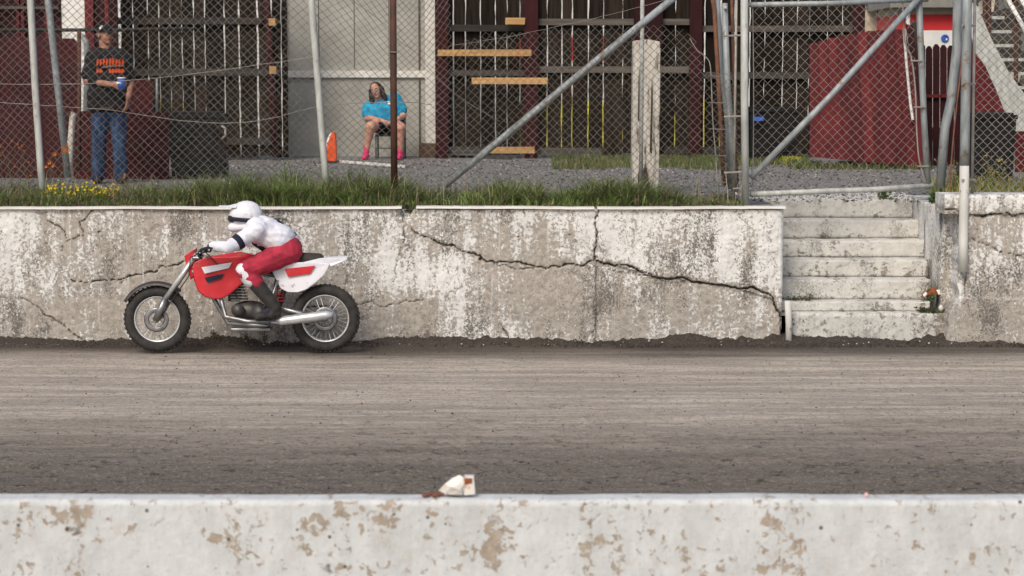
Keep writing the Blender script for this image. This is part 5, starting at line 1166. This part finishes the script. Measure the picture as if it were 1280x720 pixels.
# bodywork
fused('fuel_tank', [('c', K(268, 330), .075, K(300, 328), .095), ('c', K(300, 328), .095, K(330, 331), .070), ('c', K(275, 338, -.05), .05, K(310, 340, -.05), .05), ('c', K(275, 338, .05), .05, K(310, 340, .05), .05)], 'race_red', bk, .012, 4)
for s_ in (-1, 1):
    q4 = [K(a_, b_, s_ * c_) for a_, b_, c_ in ((240, 334, .16), (243, 328, .157), (252, 323.5, .155), (264, 321.5, .15), (290, 321, .14), (316, 322, .13), (328, 325, .125), (334, 331, .12), (328, 338, .122), (312, 348, .128), (299, 358, .135), (287, 368, .145), (277, 373, .155), (268, 374, .16), (257, 371, .165), (248, 364, .17), (243, 350, .166))]
    MB().prism(q4, (0, -s_ * .03, 0)).build('radiator_shroud', 'race_red', bk, bev=.007)
    MB().prism([K(300, 350, s_ * .125), K(336, 335, s_ * .117), K(314, 345, s_ * .120)], (0, s_ * .008, 0)).build('shroud_flash', 'race_white', bk)
    q4 = [K(a_, b_, s_ * c_) for a_, b_, c_ in ((338, 335, .11), (352, 330, .115), (372, 328, .12), (396, 328, .115), (412, 330, .11), (410, 336, .112), (404, 345, .116), (394, 354, .121), (383, 362, .126), (372, 365.5, .13), (360, 365.5, .125), (351, 361, .12), (345, 350, .115))]
    MB().prism(q4, (0, -s_ * .03, 0)).build('side_panel', 'race_white', bk, bev=.007)
MB().prism([K(230, 320, -.09), K(242, 312, -.09), K(246, 340, -.09), K(238, 350, -.09)], (0, .18, 0)).build('front_plate', 'race_red', bk, bev=.004)
fused('seat', [('c', K(325, 326), .060, K(360, 325), .075), ('c', K(360, 325), .075, K(398, 324), .055)], 'black_rubber', bk, .012, 3)
q4 = [K(366, 331, -.085), K(400, 323, -.085), K(434, 322, -.06), K(434, 325, -.06), K(412, 334, -.085), K(380, 338, -.085)]
MB().prism(q4, (0, .17, 0)).build('rear_fender', 'race_white', bk, bev=.006)
ex = MB().tube([K(286, 358, -.06), K(276, 372, -.10), K(282, 396, -.14), K(310, 402, -.16), K(345, 402, -.16)], .020, 12).build('exhaust_pipe', 'bike_metal', bk, True)
MB().tube([K(345, 402, -.165), K(352, 401, -.165), K(408, 394, -.175), K(416, 393, -.175)], [.022, .040, .040, .022], 16).build('muffler', 'rim_silver', bk, True)
MB().tube([K(352, 345), K(356, 360), K(348, 385)], .024, 12).build('shock_absorber', 'engine_dark', bk, True)
sp2 = MB()
for i in range(9): a = K(352, 345).lerp(K(350, 380), i / 9); sp2.torus(a, (0, .1, 1), .032, .005, 16, 5)
sp2.build('shock_spring', 'race_red', bk, True)
for s_ in (0,):
    c1, c2 = K(333, 392, .115), cb + Vector((0, .115, 0))
    MB().torus(c2, (0, 1, 0), .095, .006, 36, 5).build('sprocket', 'bike_metal', bk); 
    MB().tube([c1 + Vector((0, 0, .03)), c2 + Vector((0, 0, .097))], .007, 5).build('chain_run', 'engine_dark', bk); MB().tube([c1 - Vector((0, 0, .03)), c2 - Vector((0, 0, .097))], .007, 5).build('chain_run', 'engine_dark', bk)
MB().tube([K(262, 313, -.39), K(256, 313, -.25), K(249, 318, -.10), K(249, 318, .10), K(256, 313, .25), K(262, 313, .39)], .012, 10).build('handlebar', 'bike_metal', bk, True)
for s_ in (-1, 1):
    MB().tube([K(262, 313, s_ * .39), K(258, 313, s_ * .27)], .018, 10).build('grip', 'black_rubber', bk, True)
    MB().tube([K(255, 314, s_ * .24), K(246, 316, s_ * .26), K(250, 316, s_ * .38)], .006, 6).build('lever', 'rim_silver', bk, True)
    MB().box(K(342, 0).x - .03, K(342, 0).x + .03, min(YK + s_ * .12, YK + s_ * .23), max(YK + s_ * .12, YK + s_ * .23), K(0, 399).z - .008, K(0, 399).z + .008).build('footpeg', 'bike_metal', bk)
MB().tube([K(249, 316, -.10), K(238, 322, -.14), K(236, 345, -.12), K(212, 380, -.10), K(200, 398, -.08)], .005, 6).build('brake_cable', 'black_rubber', bk, True)
MB().tube([K(256, 314, -.2), K(262, 320, -.18), K(285, 345, -.12), K(296, 372, -.11)], .005, 6).build('clutch_cable', 'black_rubber', bk, True)
for s_ in (-1, 1):
    MB().prism([K(252, 334, s_ * .172), K(290, 328, s_ * .152), K(286, 335, s_ * .152), K(256, 342, s_ * .174)], (0, s_ * .006, 0)).build('decal_stripe', 'race_white', bk)
    MB().prism([K(256, 347, s_ * .174), K(280, 342, s_ * .158), K(276, 348, s_ * .160), K(259, 353, s_ * .176)], (0, s_ * .006, 0)).build('decal_stripe', 'navy_cloth', bk)
    MB().prism([K(356, 336, s_ * .128), K(394, 332, s_ * .122), K(388, 342, s_ * .124), K(360, 346, s_ * .130)], (0, s_ * .006, 0)).build('decal_stripe', 'race_red', bk)
    MB().tube([K(330, 384, s_ * .14), K(340, 372, s_ * .14), K(347, 350, s_ * .12)], .012, 8).build('rear_subframe', 'bike_metal', bk, True)
MB().box(K(283, 0).x, K(334, 0).x, YK - .07, YK + .07, K(0, 413).z, K(0, 409).z).build('skid_plate', 'bike_metal', bk, bev=.008)
# rider
rd = thing('person', 'crouched motorcycle rider in white helmet and jersey with red riding trousers', 'person', K(330, 325))
bp = [('e', K(306, 273), (.085, .075, .11)), ('c', K(313, 282), .06, K(320, 290), .075), ('c', K(322, 291, -.10), .10, K(322, 291, .10), .10), ('c', K(328, 293), .125, K(356, 307), .125), ('c', K(358, 311, -.05), .125, K(358, 311, .05), .125)]
for s_ in (-1, 1):
    el = K(287, 309, s_ * .33); ha = K(263, 309, s_ * .33); kn_ = K(307, 338, s_ * .23); an = K(344, 384, s_ * .20)
    bp += [('c', K(320, 290, s_ * .18), .062, el, .046), ('c', el, .044, ha, .032), ('c', K(358, 315, s_ * .09), .098, kn_, .068), ('c', kn_, .062, an, .045), ('c', an, .042, K(330, 393, s_ * .20), .036)]
fused('body', bp, 'dark_cotton', rd, .009, 2)
jp = [('c', K(322, 288, -.12), .110, K(322, 288, .12), .110), ('c', K(328, 289), .140, K(353, 303), .138), ('c', K(330, 289, -.06), .125, K(350, 299, -.06), .125), ('c', K(330, 289, .06), .125, K(350, 299, .06), .125), ('c', K(312, 286), .072, K(320, 288), .09)]
for s_ in (-1, 1):
    el = K(287, 309, s_ * .34); ha = K(267, 308, s_ * .33); jp += [('c', K(321, 288, s_ * .18), .074, el, .053), ('c', el, .051, ha, .040)]
fused('jersey', jp, 'jersey_cloth', rd, .009, 2, .009)
for s_ in (-1, 1):
    e1 = K(300, 301, s_ * .285); e2 = K(294, 305, s_ * .31); MB().tube([e1, e2], [.071, .066], 18).build('sleeve_band', 'navy_cloth', rd, True)
MB().torus(K(313, 287), Vector((-.8, 0, .6)), .070, .016, 24, 6).build('collar', 'navy_cloth', rd, True)
MB().torus(K(338, 294.5), (K(328, 289) - K(353, 303)).normalized(), .142, .012, 36, 6, 4).build('jersey_stripe', 'navy_cloth', rd, True)
MB().torus(K(355, 306), (K(340, 296) - K(356, 309)).normalized(), .128, .020, 30, 6, 1.8).build('waist_belt', 'dark_cotton', rd, True)
tp = [('c', K(359, 313, -.06), .130, K(359, 313, .06), .130)]; lp = []
for s_ in (-1, 1):
    kn_ = K(307, 338, s_ * .23); tp += [('c', K(358, 316, s_ * .09), .110, kn_, .082), ('c', kn_, .078, K(319, 353, s_ * .22), .070)]
fused('riding_trousers', tp, 'race_fabric_red', rd, .009, 2, .008)
for s_ in (-1, 1):
    kn_ = K(307, 338, s_ * .23); an = K(344, 384, s_ * .20)
    fused('boot', [('c', K(318, 352, s_ * .22), .068, an, .054), ('c', an, .052, K(340, 393, s_ * .20), .046), ('c', K(346, 391, s_ * .20), .040, K(322, 396, s_ * .205), .033)], 'black_rubber', rd, .010, 2)
    fused('knee_guard', [('c', K(305, 338, s_ * .235), .074, K(313, 350, s_ * .235), .066)], 'race_white', rd, .010, 3)
    hp_ = hand_prims(K(266, 309, s_ * .335), K(250, 312, s_ * .33) - K(266, 309, s_ * .335), (-.3, 0, 1), 1.12, .85, s_)
    fused('glove', hp_, 'dark_cotton', rd, .0055, 1)
hc = K(305, 271.5)
RH = Matrix.Rotation(math.radians(-12), 3, 'Y')
hs = fused('helmet', [('e', hc + Vector((.015, 0, .02)), (.145, .122, .122), RH), ('c', hc + Vector((-.095, -.05, -.085)), .040, hc + Vector((-.095, .05, -.085)), .040), ('c', hc + Vector((-.095, -.05, -.085)), .040, hc + Vector((.03, -.082, -.07)), .038), ('c', hc + Vector((-.095, .05, -.085)), .040, hc + Vector((.03, .082, -.07)), .038), ('c', hc + Vector((.05, 0, -.05)), .10, hc + Vector((.04, 0, -.02)), .10)], 'race_white', rd, .009, 3)
MB().ell(hc + Vector((-.085, 0, -.012)), (.055, .098, .043), 18, 10).build('goggles', 'dark_glass', rd, True)
MB().torus(hc + Vector((.0, 0, -.014)), (.08, 0, 1), .128, .012, 40, 6, 1.6).build('goggle_strap', 'dark_cotton', rd, True)
pk_ = [hc + Vector((-.05, -.095, .085)), hc + Vector((-.20, -.075, .085)), hc + Vector((-.215, 0, .090)), hc + Vector((-.20, .075, .085)), hc + Vector((-.05, .095, .085)), hc + Vector((-.04, 0, .125))]
MB().prism(pk_, (0, 0, .012)).build('helmet_peak', 'race_white', rd, bev=.003)
# ---- repeats share a group
GR = {'concrete_wall': 'whitewashed concrete walls', 'chain_link_fence': 'chain link fences', 'leaning_pipe': 'loose pipes beside the gate post', 'plywood_panel': 'maroon panels', 'wheelie_bin': 'black bins', 'board_fence': 'dark board fences',
      'orange_weed': 'orange flowered weeds', 'flowering_bush': 'yellow flowered bushes', 'leafy_weed': 'small green weeds', 'dry_weed': 'dry stalk weeds', 'dead_weed': 'dead weeds at the wall foot', 'loose_plank': 'planks lying on the gravel', 'person': 'people'}
for o in bpy.data.objects:
    k = o.name.split('.')[0]
    if o.parent is None and k in GR and 'category' in o: o['group'] = GR[k]
